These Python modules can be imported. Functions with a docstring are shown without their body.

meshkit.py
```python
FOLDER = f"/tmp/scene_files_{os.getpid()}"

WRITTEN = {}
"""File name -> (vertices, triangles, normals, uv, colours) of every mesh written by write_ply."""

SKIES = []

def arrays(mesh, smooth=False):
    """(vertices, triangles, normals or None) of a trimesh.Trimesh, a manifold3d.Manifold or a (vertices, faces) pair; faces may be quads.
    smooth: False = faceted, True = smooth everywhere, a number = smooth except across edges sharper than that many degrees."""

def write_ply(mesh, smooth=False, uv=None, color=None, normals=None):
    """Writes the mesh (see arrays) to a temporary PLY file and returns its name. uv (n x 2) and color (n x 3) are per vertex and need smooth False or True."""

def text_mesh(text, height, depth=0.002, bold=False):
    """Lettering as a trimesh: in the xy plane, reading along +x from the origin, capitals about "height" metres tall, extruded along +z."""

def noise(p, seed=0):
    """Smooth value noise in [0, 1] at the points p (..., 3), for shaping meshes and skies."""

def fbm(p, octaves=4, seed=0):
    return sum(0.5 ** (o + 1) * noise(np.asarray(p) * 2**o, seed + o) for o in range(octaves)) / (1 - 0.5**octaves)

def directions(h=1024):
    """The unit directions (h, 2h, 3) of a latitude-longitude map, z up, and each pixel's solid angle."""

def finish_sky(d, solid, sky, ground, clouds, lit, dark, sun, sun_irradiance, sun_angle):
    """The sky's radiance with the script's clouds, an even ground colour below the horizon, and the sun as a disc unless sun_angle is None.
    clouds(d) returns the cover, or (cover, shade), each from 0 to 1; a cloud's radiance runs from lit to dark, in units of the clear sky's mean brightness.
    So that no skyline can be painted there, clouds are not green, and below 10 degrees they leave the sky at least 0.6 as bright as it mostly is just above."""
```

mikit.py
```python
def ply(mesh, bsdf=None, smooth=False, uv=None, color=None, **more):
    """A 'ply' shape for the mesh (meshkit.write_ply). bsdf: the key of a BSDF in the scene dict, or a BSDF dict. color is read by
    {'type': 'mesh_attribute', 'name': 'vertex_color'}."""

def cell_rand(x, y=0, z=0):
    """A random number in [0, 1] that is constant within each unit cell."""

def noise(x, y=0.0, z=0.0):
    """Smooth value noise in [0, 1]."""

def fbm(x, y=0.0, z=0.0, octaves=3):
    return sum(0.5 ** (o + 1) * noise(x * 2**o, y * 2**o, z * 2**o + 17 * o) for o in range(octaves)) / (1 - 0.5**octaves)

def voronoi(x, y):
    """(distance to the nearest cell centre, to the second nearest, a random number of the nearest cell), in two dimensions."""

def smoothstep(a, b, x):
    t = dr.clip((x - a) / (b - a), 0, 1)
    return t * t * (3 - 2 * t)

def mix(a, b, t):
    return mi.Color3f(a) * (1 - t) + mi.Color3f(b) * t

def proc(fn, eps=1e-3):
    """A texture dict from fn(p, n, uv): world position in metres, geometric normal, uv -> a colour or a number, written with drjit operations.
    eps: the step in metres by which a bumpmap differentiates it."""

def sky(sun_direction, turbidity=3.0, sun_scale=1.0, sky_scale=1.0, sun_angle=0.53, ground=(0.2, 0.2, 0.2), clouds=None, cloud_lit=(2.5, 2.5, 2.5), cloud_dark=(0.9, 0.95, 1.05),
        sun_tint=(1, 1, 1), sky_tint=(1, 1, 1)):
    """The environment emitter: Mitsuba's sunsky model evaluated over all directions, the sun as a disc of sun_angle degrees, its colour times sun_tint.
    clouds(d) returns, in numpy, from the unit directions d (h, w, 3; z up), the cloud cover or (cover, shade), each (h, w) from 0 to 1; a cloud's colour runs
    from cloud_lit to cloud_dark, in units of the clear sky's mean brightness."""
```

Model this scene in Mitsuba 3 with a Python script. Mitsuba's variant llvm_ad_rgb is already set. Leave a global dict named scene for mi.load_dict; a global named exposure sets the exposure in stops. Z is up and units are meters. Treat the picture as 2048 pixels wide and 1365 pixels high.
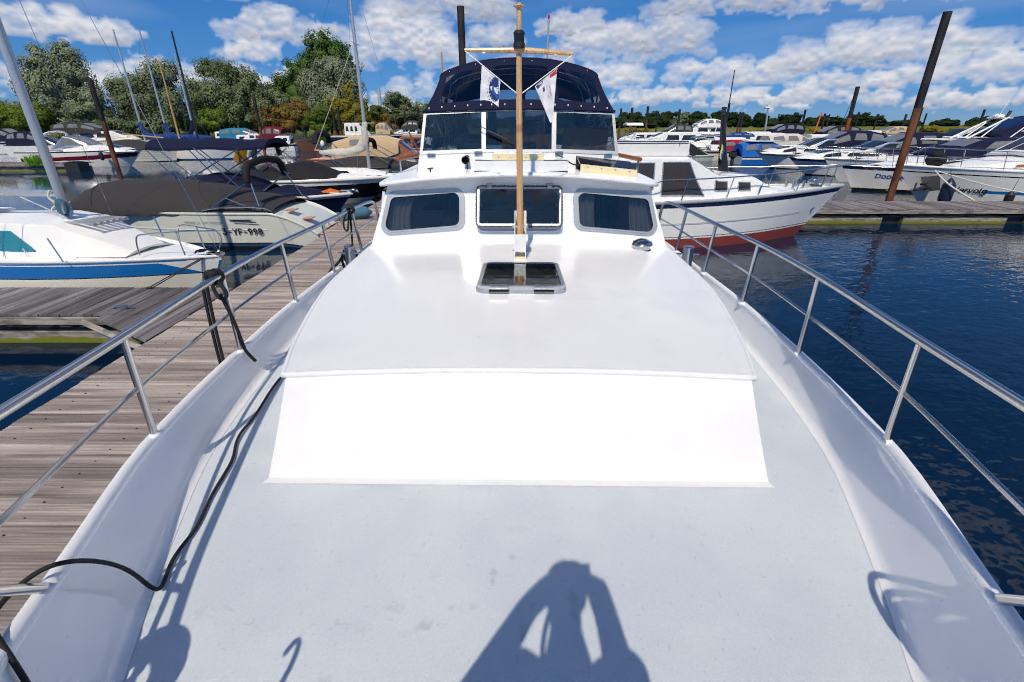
import math, random
import numpy as np, trimesh, mitsuba as mi, drjit as dr, mikit, meshkit
import shapely
from shapely.geometry import Polygon, Point, box as sbox
from shapely.ops import unary_union
from mikit import noise, fbm, voronoi, cell_rand, smoothstep, mix, proc, ply
T = mi.ScalarTransform4f
R = np.random.default_rng(7)
scene, labels = {}, {}

# ---------------------------------------------------------------- camera, sky, exposure
exposure = 1.38
PITCH = math.radians(24.2526)
scene['camera'] = {'type': 'perspective', 'fov': 93.70, 'fov_axis': 'x', 'near_clip': 0.05, 'far_clip': 6000.0,
                   'to_world': T().look_at(origin=[0, 0, 2.8], target=[0, math.cos(PITCH), 2.8 - math.sin(PITCH)], up=[0, 0, 1])}
SUN = np.array([-0.1139, -0.6461, 0.7547])

# cumulus: (azimuth, elevation of its base, half width, height, share of grey)
BIG = [(-41, 6.6, 4.5, 2.4, .2), (-36.5, 6.3, 3.5, 2.0, .25), (-31.5, 10.2, 8.0, 2.4, .7), (-31.5, 3.3, 9.5, 2.5, .25), (-25.4, 5.6, 3.2, 2.2, .15), (-21.5, 7.2, 6.2, 3.0, .45),
       (-10.6, 5.6, 6.0, 6.0, .2), (-8.6, 2.6, 6.5, 2.6, .35), (-5.0, 9.9, 6.4, 3.2, .6), (-1.6, 7.6, 2.6, 2.6, .35), (2.2, 4.6, 4.6, 2.3, .25),
       (9.0, 6.1, 5.6, 3.6, .4), (14.5, 6.6, 5.6, 3.8, .6), (10.2, 3.5, 4.4, 3.4, .15), (6.4, 8.6, 3.4, 2.2, .5), (23.0, 9.6, 10.5, 2.6, .7), (33.0, 9.2, 6.5, 2.0, .5),
       (19.4, 3.9, 4.6, 2.4, .3), (24.6, 3.8, 4.4, 2.9, .2), (30.0, 5.0, 4.6, 3.6, .25), (36.5, 5.2, 7.5, 3.4, .3), (41.0, 3.4, 4.6, 3.0, .2), (33.5, 3.2, 7.0, 1.9, .3),
       (15.4, 2.2, 4.4, 1.7, .25), (21.5, 2.3, 4.6, 1.5, .25), (28.0, 2.2, 5.2, 1.6, .3), (36.0, 1.7, 6.2, 1.4, .3), (43.0, 1.6, 4.0, 1.5, .3), (-40.0, 2.6, 4.5, 2.0, .2), (-45, 3.6, 3.5, 2.2, .2),
       (-14.0, 1.3, 5.0, 1.6, .2), (-6.0, .9, 5.0, 1.4, .2), (-20.5, 4.2, 2.2, 1.3, .3), (-23.5, 3.2, 3.0, 1.6, .2)]


def clouds(d):
    rg = np.random.default_rng(11)
    d = d[:, :, :]
    n, m = d.shape[:2]
    az = np.degrees(np.arctan2(d[..., 0], d[..., 1]))
    el = np.degrees(np.arcsin(np.clip(d[..., 2], -1, 1)))
    wob = meshkit.fbm(d * 40, 5, 3) - .5
    wob2 = meshkit.fbm(d * np.array([46, 46, 90]), 5, 9) - .5
    fine = meshkit.fbm(d * np.array([95, 95, 150]), 4, 31) - .5
    az0, el0 = az + wob * 3.2 + fine * .5, el + wob2 * 1.9 + fine * .45
    items = list(BIG)
    for k in range(95):                                      # the same weather all round
        a = rg.uniform(-180, 180)
        e = 1.0 + 50 * rg.random() ** 2.4
        if abs(a) < 49 and e < 13.5:
            continue
        items.append((a, e, rg.uniform(3, 6.5) * (.6 + e / 16), rg.uniform(1.6, 3.4) * (.6 + e / 18), rg.uniform(.15, .6)))
    for k in range(70):                                      # small scraps low over the horizon
        items.append((rg.uniform(-180, 180), rg.uniform(.4, 3.0), rg.uniform(1.6, 4.5), rg.uniform(.45, 1.0), rg.uniform(.2, .4)))
    cover, shade = np.zeros((n, m)), np.zeros((n, m))
    for a, e, w, h, g in items:
        pad = w * 1.4 + 3
        rows = (el[:, 0] > e - h * .6 - 2) & (el[:, 0] < e + h * 1.5 + 3)
        if not rows.any():
            continue
        r0, r1 = np.nonzero(rows)[0][[0, -1]]
        da = (az0[r0:r1 + 1] - a + 180) % 360 - 180
        cols = np.nonzero((np.abs(da) < pad + 3).any(0))[0]
        da = da[:, cols] * np.cos(np.radians(e))
        de = el0[r0:r1 + 1][:, cols] - e
        H = np.zeros(da.shape)
        nb = int(7 + w * 2.6)
        for j in range(nb):
            t = rg.uniform(-1, 1)
            env = (1 - t * t) ** .7
            r = h * rg.uniform(.20, .46) * (.5 + .5 * env) + .12
            cx, cy = t * w * .92, rg.uniform(.12, .78) * h * env * rg.uniform(.5, 1)
            q = 1 - ((da - cx) ** 2 * .55 + np.where(de < cy, (de - cy) * 1.25, de - cy) ** 2) / r ** 2
            H = np.maximum(H, np.sqrt(np.clip(q, 0, None)) * r)
        flat = np.clip((de + .28 * h) / (.22 * h), 0, 1)
        fn, wn = fine[r0:r1 + 1][:, cols], wob2[r0:r1 + 1][:, cols]
        H = H * flat
        hn = H / (h * .4)
        c = np.clip(hn * .92 - .03 + fn * .85 * np.clip(hn * 3, 0, 1) + wn * .6 * np.clip(hn * 3, 0, 1), 0, 1)
        c = c ** 1.25
        gy = np.gradient(H * (1 + .9 * fn + .5 * wn), axis=0) / .176
        lit = np.clip(gy, -1.2, 1.2)                         # rows run downwards: positive = the side that faces up to the sun
        s = np.clip(.36 + .70 * g - .66 * np.clip(de / h, -.35, 1) - .20 * lit - fn * .45 + wn * .3, 0, 1)
        s = s * np.clip(hn * 1.5, .35, 1)
        ix = np.ix_(range(r0, r1 + 1), cols)
        shade[ix] = shade[ix] * (1 - c) + s * c
        cover[ix] = 1 - (1 - cover[ix]) * (1 - c * .95)
    veil = np.clip(meshkit.fbm(d * np.array([5, 5, 26]), 4, 21) * 1.7 - .80, 0, 1) * .22
    low = np.exp(-np.clip(el, 0, None) / 2.2) * .18
    cover = np.maximum(cover, veil + low * (1 - veil))
    return cover, np.clip(shade, 0, 1)


scene['sky'] = mikit.sky(SUN.tolist(), turbidity=3.0, sky_scale=.85, sun_tint=(.93, 1.0, 1.07), clouds=clouds, cloud_lit=(4.7, 4.72, 4.9), cloud_dark=(1.55, 1.85, 2.55), sky_tint=(.26, .68, 1.14))

# ---------------------------------------------------------------- materials
def mat(name, color, rough=.5, metal=0., spec=.5, coat=0., bump=None, scale=1., sheen=0.):
    k = 'material_' + name
    if k not in scene:
        c = {'type': 'rgb', 'value': list(color)} if not isinstance(color, dict) else color
        b = {'type': 'principled', 'base_color': c, 'roughness': rough, 'metallic': metal, 'specular': spec}
        if coat: b['clearcoat'], b['clearcoat_gloss'] = coat, .95
        if sheen: b['sheen'] = sheen
        if bump: b = {'type': 'bumpmap', 'arbitrary': bump, 'scale': scale, 'bsdf': b}
        scene[k] = {'type': 'twosided', 'bsdf': b}
    return k


def folds(p, n, uv):
    a = fbm(p.x * 1.7 + 3 * p.z, p.y * 2.6, p.z * 2.0, 3)
    b = dr.abs(noise(p.x * 3.2 + p.y * 1.3, p.y * 4.6 - p.x, p.z * 3) - .5)
    return a + .55 * b + .05 * noise(p.x * 40, p.y * 40, p.z * 40)


def pane_mat(name, tint):
    k = 'material_' + name
    scene.setdefault(k, {'type': 'thindielectric', 'int_ior': 1.5, 'specular_transmittance': {'type': 'rgb', 'value': list(tint)}})
    return k


def deck_paint(p, n, uv):
    g = fbm(p.x * 3.1, p.y * 3.1, p.z * 3, 4)
    sp = smoothstep(.66, .86, fbm(p.x * 13, p.y * 13, 2, 3)) * smoothstep(.45, .68, noise(p.x * 1.7 + 5, p.y * 1.7))
    dots = smoothstep(.90, .97, noise(p.x * 55, p.y * 55, 3.0)) * .5
    fine = noise(p.x * 260, p.y * 260, p.z * 260)
    c = mix((.535, .585, .645), (.585, .635, .685), smoothstep(.3, .7, g))
    return c * (1 - .24 * sp - .22 * dots) * (.95 + .10 * fine)


def gel_white(p, n, uv):
    g = smoothstep(.50, .72, fbm(p.x * 2.3 + 7, p.y * 2.3, p.z * 2.3, 4))
    dots = smoothstep(.93, .98, noise(p.x * 60, p.y * 60, p.z * 60)) * .35
    return mix((.775, .785, .80), (.725, .735, .765), g) * (1 - dots * .5)


def plank(p_along, p_across, base_a, base_b, n):
    r = cell_rand(dr.floor(p_across / .146), 3, 1)
    grain = fbm(p_along * 2.2 + r * 31, p_across * 60, r * 9, 4)
    streak = smoothstep(.40, .75, noise(p_along * .9 + r * 50, p_across * 18, 2))
    stain = smoothstep(.55, .8, fbm(p_along * .55 + 3, p_across * .55, 0, 4))
    c = mix(base_a, base_b, smoothstep(.25, .75, grain))
    return c * (.66 + .56 * r) * (1 - .36 * streak) * (1 - .28 * stain)


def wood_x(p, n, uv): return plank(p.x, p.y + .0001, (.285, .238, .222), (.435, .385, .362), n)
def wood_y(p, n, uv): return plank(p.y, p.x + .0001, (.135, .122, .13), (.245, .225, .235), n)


def beam(p, n, uv):
    g = fbm(p.x * 3.0, p.y * 3.0, p.z * 34, 4)
    b = smoothstep(.45, .68, fbm(p.x * 5, p.y * 5, p.z * 9 + 4, 4))
    c = mix((.20, .18, .165), (.36, .33, .30), smoothstep(.3, .7, g)) * (1 - .45 * b)
    moss = smoothstep(.10, .045, p.z + .05 * (noise(p.x * 6, p.y * 6, 0) - .5)) * smoothstep(-.02, .01, p.z)
    return mix(c, mi.Color3f(.16, .17, .02), moss)


def mast_wood(p, n, uv):
    g = fbm(p.x * 60, p.y * 60, p.z * 2.4, 4)
    knot = smoothstep(.80, .92, noise(p.x * 9 + 3, p.y * 9, p.z * 6.5))
    return mix(mix((.50, .29, .13), (.64, .42, .22), smoothstep(.25, .75, g)), mi.Color3f(.30, .13, .05), knot * .7)


def teak(p, n, uv):
    g = fbm(p.x * 7, p.y * 50, p.z * 50, 4)
    return mix((.20, .062, .02), (.34, .12, .045), smoothstep(.3, .7, g))


def ply_wood(p, n, uv):
    g = fbm(p.x * 24, p.y * 6, p.z * 3.0, 4)
    return mix((.34, .15, .045), (.48, .24, .085), smoothstep(.3, .7, g))


def rust(p, n, uv):
    g = fbm(p.x * 6, p.y * 6, p.z * 1.4, 4)
    run = smoothstep(.50, .75, noise(p.x * 30, p.y * 30, p.z * .6))
    c = mix((.085, .033, .020), (.20, .080, .040), smoothstep(.3, .7, g))
    return mix(c, mi.Color3f(.055, .035, .028), run * .6)


def rust_red(p, n, uv):
    g = fbm(p.x * 6, p.y * 6, p.z * 1.4, 4)
    return mix((.20, .045, .018), (.30, .085, .030), smoothstep(.3, .7, g))


def pile_black(p, n, uv):
    g = fbm(p.x * 9, p.y * 9, p.z * 2.4, 4)
    return mix((.012, .012, .013), (.034, .033, .034), smoothstep(.3, .75, g))


def wave(p, n, uv):
    calm = mi.Float(.30) + .70 * smoothstep(-4.5, .5, p.x + .02 * p.y)
    far = 1.0 / (1.0 + .010 * (p.x * p.x + p.y * p.y) ** .5)
    wx, wy = p.x * .94 + p.y * .34, p.y * .94 - p.x * .34
    w = .34 * fbm(wx * 2.2, wy * 4.6, 1.0, 3) + .17 * fbm(wx * 8.5 + 9, wy * 14, 4.0, 2) + .30 * noise(wx * .55, wy * .85, 7.0)
    patch = .45 + .75 * smoothstep(.35, .65, noise(p.x * .11 + 3, p.y * .17, 2.0))
    return w * calm * patch * far


P = proc
FOLD = dict(bump=P(folds, 4e-3), scale=.045)
mat('gel', P(gel_white), .16, spec=.5, coat=.5)
mat('deck_paint', P(deck_paint), .52, spec=.35)
mat('white', (.80, .80, .79), .22)
mat('white_matt', (.78, .78, .77), .5)
mat('cream', (.73, .70, .60), .28)
mat('cream_bar', (.78, .68, .42), .42)
mat('stainless', (.60, .585, .57), .14, 1.0)
mat('aluminium', (.70, .72, .75), .36, 1.0)
mat('alu_white', (.36, .39, .43), .36, .35)
mat('rubber', (.018, .018, .02), .55)
mat('black_gloss', (.012, .012, .014), .12)
mat('navy_cloth', (.006, .009, .036), .8, spec=.25)
mat('rope_black', (.010, .010, .012), .8)
mat('grey_cloth', (.040, .038, .041), .8, spec=.25, **FOLD)
mat('black_cloth', (.016, .016, .019), .8, spec=.25, **FOLD)
mat('dock_wood_x', P(wood_x), .72, spec=.3)
mat('dock_wood_y', P(wood_y), .75, spec=.3)
mat('dock_beam', P(beam), .85, spec=.2)
mat('mast_wood', P(mast_wood), .30, coat=.4)
mat('teak', P(teak), .28, coat=.5)
mat('panel_wood', P(ply_wood), .35)
mat('board_wood', (.150, .072, .042), .35)
mat('cabin_wood', (.24, .15, .09), .6)
mat('lake_mud', (.05, .05, .035), .9)
mat('curtain_grey', (.62, .64, .66), .9)
mat('curtain_dark', (.034, .031, .038), .9)
mat('rust', P(rust), .85, spec=.2)
mat('rust_red', P(rust_red), .85, spec=.2)
mat('pile_black', P(pile_black), .6, spec=.3)
mat('blue_seat', (.025, .035, .09), .7)
mat('solar', (.012, .012, .016), .08, spec=.6)
pane_mat('tinted_glass', (.53, .53, .54))
pane_mat('clear_glass', (.80, .84, .86))
pane_mat('film_window', (.76, .79, .84))
pane_mat('screen_glass', (.52, .54, .57))
pane_mat('smoke_acrylic', (.20, .105, .105))
scene['material_water'] = {'type': 'bumpmap', 'arbitrary': P(wave, 4e-3), 'scale': .026,
                           'bsdf': {'type': 'principled', 'base_color': {'type': 'rgb', 'value': [.0015, .0120, .0330]}, 'roughness': .035, 'specular': .26}}

# ---------------------------------------------------------------- helpers
def uniq(key):
    if key not in scene and key not in labels: return key
    i = 1
    while f'{key}_{i:03d}' in scene or f'{key}_{i:03d}' in labels: i += 1
    return f'{key}_{i:03d}'


def tag(key, label=None, cat=None, group=None, kind=None):
    d = labels.setdefault(key, {})
    for k, v in (('label', label), ('category', cat), ('group', group), ('kind', kind)):
        if v: d[k] = v
    return key


def thing(name, label, cat, group=None):
    k = uniq(name)
    return tag(k, label, cat, group)


def mesh_of(m):
    if isinstance(m, (list,)):
        return trimesh.util.concatenate([mesh_of(x) for x in m])
    if isinstance(m, tuple):
        v, f = np.asarray(m[0], float), np.asarray(m[1], int)
        if f.shape[1] == 4: f = np.vstack([f[:, [0, 1, 2]], f[:, [0, 2, 3]]])
        return trimesh.Trimesh(v, f, process=False)
    return m


def put(name, m, material, parent=None, M=None, smooth=32, label=None, kind=None):
    key = uniq(f'{parent}__{name}' if parent else name)
    m = mesh_of(m)
    if M is not None:
        m = m.copy(); m.apply_transform(M)
    scene[key] = ply(m, material if material.startswith('material_') else 'material_' + material, smooth=smooth)
    if label or kind: tag(key, label, None, None, kind)
    return key


def rotz(deg, loc=(0, 0, 0)):
    M = trimesh.transformations.rotation_matrix(math.radians(deg), [0, 0, 1]); M[:3, 3] = loc
    return M


def boxm(x0, x1, y0, y1, z0, z1, bev=0.):
    if bev:
        g = sbox(x0 + bev, y0 + bev, x1 - bev, y1 - bev)
        a, b = g.buffer(bev, join_style=2), g
        va = np.array(g.buffer(bev, join_style=2).exterior.coords)[:4]; vb = np.array(g.exterior.coords)[:4]
        v = np.vstack([np.c_[vb, [z0] * 4], np.c_[va, [z0 + bev] * 4], np.c_[va, [z1 - bev] * 4], np.c_[vb, [z1] * 4]])
        f = [[k * 4 + i, k * 4 + (i + 1) % 4, k * 4 + 4 + (i + 1) % 4, k * 4 + 4 + i] for k in range(3) for i in range(4)] + [[3, 2, 1, 0], [12, 13, 14, 15]]
        return mesh_of((v, f))
    v = np.array([[x, y, z] for z in (z0, z1) for x, y in ((x0, y0), (x1, y0), (x1, y1), (x0, y1))], float)
    f = [[3, 2, 1, 0], [4, 5, 6, 7]] + [[i, (i + 1) % 4, 4 + (i + 1) % 4, 4 + i] for i in range(4)]
    return mesh_of((v, f))


def spline(pts, n, closed=False):
    from scipy.interpolate import CubicSpline
    p = np.asarray(pts, float)
    if closed: p = np.vstack([p, p[:1]])
    t = np.r_[0, np.cumsum(np.maximum(np.linalg.norm(np.diff(p, axis=0), axis=1), 1e-6) ** .6)]
    return CubicSpline(t, p, bc_type='periodic' if closed else 'natural')(np.linspace(0, t[-1], n + (1 if closed else 0)))[: n if closed else None]


def tube(pts, r, sides=8, closed=False, cap=True):
    p = np.asarray(pts, float); n = len(p)
    r = np.broadcast_to(r, (n,)).astype(float)
    t = (np.roll(p, -1, 0) - np.roll(p, 1, 0)) if closed else np.gradient(p, axis=0)
    t /= np.linalg.norm(t, axis=1, keepdims=True) + 1e-12
    a = np.zeros_like(p)
    a0 = np.cross(t[0], [0, 0, 1.0] if abs(t[0][2]) < .9 else [1.0, 0, 0]); a[0] = a0 / np.linalg.norm(a0)
    for i in range(1, n):
        q = a[i - 1] - t[i] * (a[i - 1] @ t[i]); a[i] = q / (np.linalg.norm(q) + 1e-12)
    b = np.cross(t, a); ang = np.arange(sides) * 2 * np.pi / sides
    v = (p[:, None] + r[:, None, None] * (np.cos(ang)[None, :, None] * a[:, None] + np.sin(ang)[None, :, None] * b[:, None])).reshape(-1, 3)
    f = []
    for i in range(n if closed else n - 1):
        for j in range(sides):
            i2 = (i + 1) % n; j2 = (j + 1) % sides
            f.append([i * sides + j, i * sides + j2, i2 * sides + j2, i2 * sides + j])
    f = np.array(f); tri = np.vstack([f[:, [0, 1, 2]], f[:, [0, 2, 3]]])
    if cap and not closed:
        v = np.vstack([v, p[0], p[-1]]); k = n * sides
        tri = np.vstack([tri, [[k, (j + 1) % sides, j] for j in range(sides)], [[k + 1, (n - 1) * sides + j, (n - 1) * sides + (j + 1) % sides] for j in range(sides)]])
    return mesh_of((v, tri))


def bar(a, b, r, sides=8, r2=None):
    return tube([a, b], [r, r if r2 is None else r2], sides)


def grid(pts, mask=None, flip=False):
    """A surface through points (n, m, 3); mask (n-1, m-1) picks the cells."""
    p = np.asarray(pts, float); n, m = p.shape[:2]
    i, j = np.meshgrid(np.arange(n - 1), np.arange(m - 1), indexing='ij')
    if mask is not None: i, j = i[mask], j[mask]
    i, j = i.ravel(), j.ravel()
    q = np.stack([i * m + j, (i + 1) * m + j, (i + 1) * m + j + 1, i * m + j + 1], 1)
    if flip: q = q[:, ::-1]
    t = trimesh.Trimesh(p.reshape(-1, 3), np.vstack([q[:, [0, 1, 2]], q[:, [0, 2, 3]]]), process=False)
    t.remove_unreferenced_vertices()
    return t


def rpoly(pts, r):
    g = Polygon(pts)
    return g.buffer(-r).buffer(r, quad_segs=6)


def panel(g, thick, fn, d0=0.):
    """A flat polygon with a thickness, placed by fn(u, v, d) with d along the normal."""
    gs = getattr(g, 'geoms', [g])
    out = []
    for q in gs:
        if q.area < 1e-7: continue
        e = trimesh.creation.extrude_polygon(q, thick, engine='earcut')
        v = e.vertices
        e.vertices = np.array(fn(v[:, 0], v[:, 1], v[:, 2] + d0)).T
        out.append(e)
    return trimesh.util.concatenate(out)


def ell(c, r, sub=2):
    m = trimesh.creation.icosphere(sub); m.vertices = m.vertices * np.asarray(r) + np.asarray(c)
    return m


def lathe(prof, c=(0, 0, 0), n=20):
    """prof: (radius, height) pairs."""
    m = trimesh.creation.revolve(np.asarray(prof, float), sections=n)
    m.apply_translation(c)
    return m


def text_on(s, h, origin, ux, uz, depth=.002, bold=False, wscale=1.):
    """Lettering laid on a plane: ux reading direction, uz up."""
    m = meshkit.text_mesh(s, h, depth, bold)
    ux, uz = np.asarray(ux, float), np.asarray(uz, float)
    ux /= np.linalg.norm(ux); uz = uz - ux * (uz @ ux); uz /= np.linalg.norm(uz)
    n = np.cross(ux, uz)
    v = m.vertices
    m.vertices = np.asarray(origin) + v[:, :1] * ux * wscale + v[:, 1:2] * uz + v[:, 2:] * n
    return m


interp = np.interp
# ---------------------------------------------------------------- water
wm = trimesh.Trimesh([[-3000, -400, 0], [3000, -400, 0], [3000, 5000, 0], [-3000, 5000, 0]], [[0, 1, 2], [0, 2, 3]], process=False)
put('water', wm, 'water', smooth=False, kind='structure')
put('lake_bed', boxm(-3000, 3000, -400, 5000, -3.2, -3.0), 'lake_mud', smooth=False, kind='structure')

# ---------------------------------------------------------------- docks
def comb(width, thick, grooves=5, depth=.003):
    """Section of a grooved decking board."""
    w = width; pts = [(0, 0), (w, 0), (w, thick - .003), (w - .003, thick)]
    step = (w - .012) / grooves; x = w - .006
    for k in range(grooves):
        pts += [(x - step * .30, thick), (x - step * .42, thick - depth), (x - step * .72, thick - depth), (x - step * .84, thick)]
        x -= step
    pts += [(.003, thick), (0, thick - .003)]
    return Polygon(pts)


COMB, FLAT = comb(.137, .03, 5, .0045), Polygon([(0, 0), (.139, 0), (.139, .027), (.136, .03), (.003, .03), (0, .027)])


def plank_mesh(along, across, a0, a1, c0, z, grooved):
    e = trimesh.creation.extrude_polygon(COMB if grooved else FLAT, a1 - a0, engine='earcut')
    v = e.vertices.copy(); L = v[:, 2] + a0; c = v[:, 0] + c0; h = v[:, 1] + z - .03
    e.vertices = np.c_[L, c, h] if along == 'x' else np.c_[c, L, h]
    return e


def dock(name, label, along, a0, a1, c0, c1, z=.445, edge=None, grooved_to=1e9, mat_='dock_wood_x', yaw=0., floats=(), lib=True):
    """Planks lie along `along` between a0 and a1, side by side from c0 to c1."""
    M = rotz(yaw)
    t = thing(name, label, 'dock')
    n = int((c1 - c0) / .146)
    rg = np.random.default_rng(int(abs(c0 * 100 + a0 * 10)) + 5)
    for i in range(n):
        c = c0 + i * .146
        e0, e1 = (a0, a1) if edge is None else edge(c)
        dz = rg.uniform(-.003, .003)
        put('plank', plank_mesh(along, 'c', e0 + rg.uniform(-.008, .008), e1 + rg.uniform(-.008, .008), c + .0035, z + dz, c < grooved_to), mat_, t, M, smooth=False)
    return t, M


def obox(along, a0, a1, c0, c1, z0, z1, bev=0.):
    return boxm(a0, a1, c0, c1, z0, z1, bev) if along == 'x' else boxm(c0, c1, a0, a1, z0, z1, bev)


# the long walkway beside the boat
mainx = lambda y: -4.28 - .0135 * y
t, M = dock('wooden_walkway', 'long grey brown boardwalk of grooved planks running along the left side of the white boat', 'x', 0, 0, -2.2, 27.2,
            edge=lambda c: (mainx(c), -2.12), grooved_to=13)
for xa in (-4.20, -3.3, -2.35):
    put('stringer', boxm(xa, xa + .09, -2.2, 27.2, .20, .413), 'dock_beam', t, rotz(.4) if xa < -4 else None, smooth=False)
for k in range(8):
    put('float', boxm(-4.05, -2.3, -1.6 + k * 3.6, .6 + k * 3.6, -.25, .198, .03), 'rubber', t, smooth=False)
for k in range(34):                                          # screw heads in the near boards
    pass
sc = []
for i in range(60):
    y = -2.2 + i * .146 + .07
    for x in (-4.1, -3.2, -2.5):
        sc += [lathe([(0, .0035), (.007, .003), (.008, 0)], (x + .004 * math.sin(i * 7), y, .4445), 6)]
put('screw', sc, 'rubber', t, kind='stuff')

# finger docks on the left: planks run along y
def finger(label, y0, y1, x0, x1, z=.445, seed=0):
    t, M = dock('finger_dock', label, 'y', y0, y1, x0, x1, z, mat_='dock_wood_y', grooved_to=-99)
    put('fascia_board', boxm(x0, x1, y0 - .035, y0 - .003, z - .135, z - .032), 'dock_beam', t, smooth=False)
    put('fascia_board', boxm(x0, x1, y1 + .003, y1 + .035, z - .135, z - .032), 'dock_beam', t, smooth=False)
    n = max(1, int((x1 - x0) / 3.3))
    for k in range(n):
        xa = x0 + (x1 - x0) * k / n
        put('float_beam', boxm(xa + .1, xa + (x1 - x0) / n - .55, y0 + .06, y1 - .06, -.3, .19, .02), 'dock_beam', t, smooth=False)
        put('float', boxm(xa + (x1 - x0) / n - .54, xa + (x1 - x0) / n + .09, y0 + .2, y1 - .2, -.3, .26, .02), 'rubber', t, smooth=False)
    return t


t = finger('grey plank finger dock in the left foreground below the blue striped sailboat', 6.10, 7.30, -17.4, mainx(6.7) - .01)
gp = Polygon([(-5.75, 6.09), (mainx(6.1) - .012, 6.09), (mainx(5.2) - .012, 5.22)])
for k in range(8):                                           # corner gusset, boards along y
    q = gp.intersection(sbox(-4.38 - .146 * (k + 1) + .006, 4, -4.38 - .146 * k, 7))
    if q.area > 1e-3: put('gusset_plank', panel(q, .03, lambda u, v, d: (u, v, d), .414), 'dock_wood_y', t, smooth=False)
put('gusset_edge', bar((-5.8, 6.03, .36), (-4.36, 5.16, .36), .05, 4), 'dock_beam', t, smooth=False)
put('cleat', [tube([(-5.6, 6.32, .455), (-5.5, 6.32, .49), (-5.38, 6.32, .49), (-5.28, 6.32, .455)], .012), boxm(-5.5, -5.38, 6.29, 6.35, .446, .49)], 'stainless', t)
finger('short grey finger dock behind the stern of the pale grey tender', 13.25, 14.45, -15.5, mainx(13.9) - .01)
finger('shaded finger dock between the black hulled speedboat and the cream sail sailboat', 21.0, 22.1, -14.0, mainx(21.5) - .01)
t = finger('weathered dock on the right with mossy floats in front of the moored cruisers', 15.05, 16.75, 8.15, 27.5)
put('cleat', [tube([(20.9, 15.4, .455), (21.0, 15.4, .50), (21.2, 15.4, .50), (21.3, 15.4, .455)], .014), boxm(21.0, 21.2, 15.37, 15.43, .446, .50)], 'stainless', t)

# ---------------------------------------------------------------- the white motor cruiser we stand on
YAW = rotz(-.75)
B = thing('motor_cruiser', 'white steel motor cruiser in the foreground with wide empty foredeck, steel rails and navy canopy', 'boat')


def bp(name, m, material, smooth=32, label=None, parent=B, kind=None): return put(name, m, material, parent, YAW, smooth, label, kind)


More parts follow.
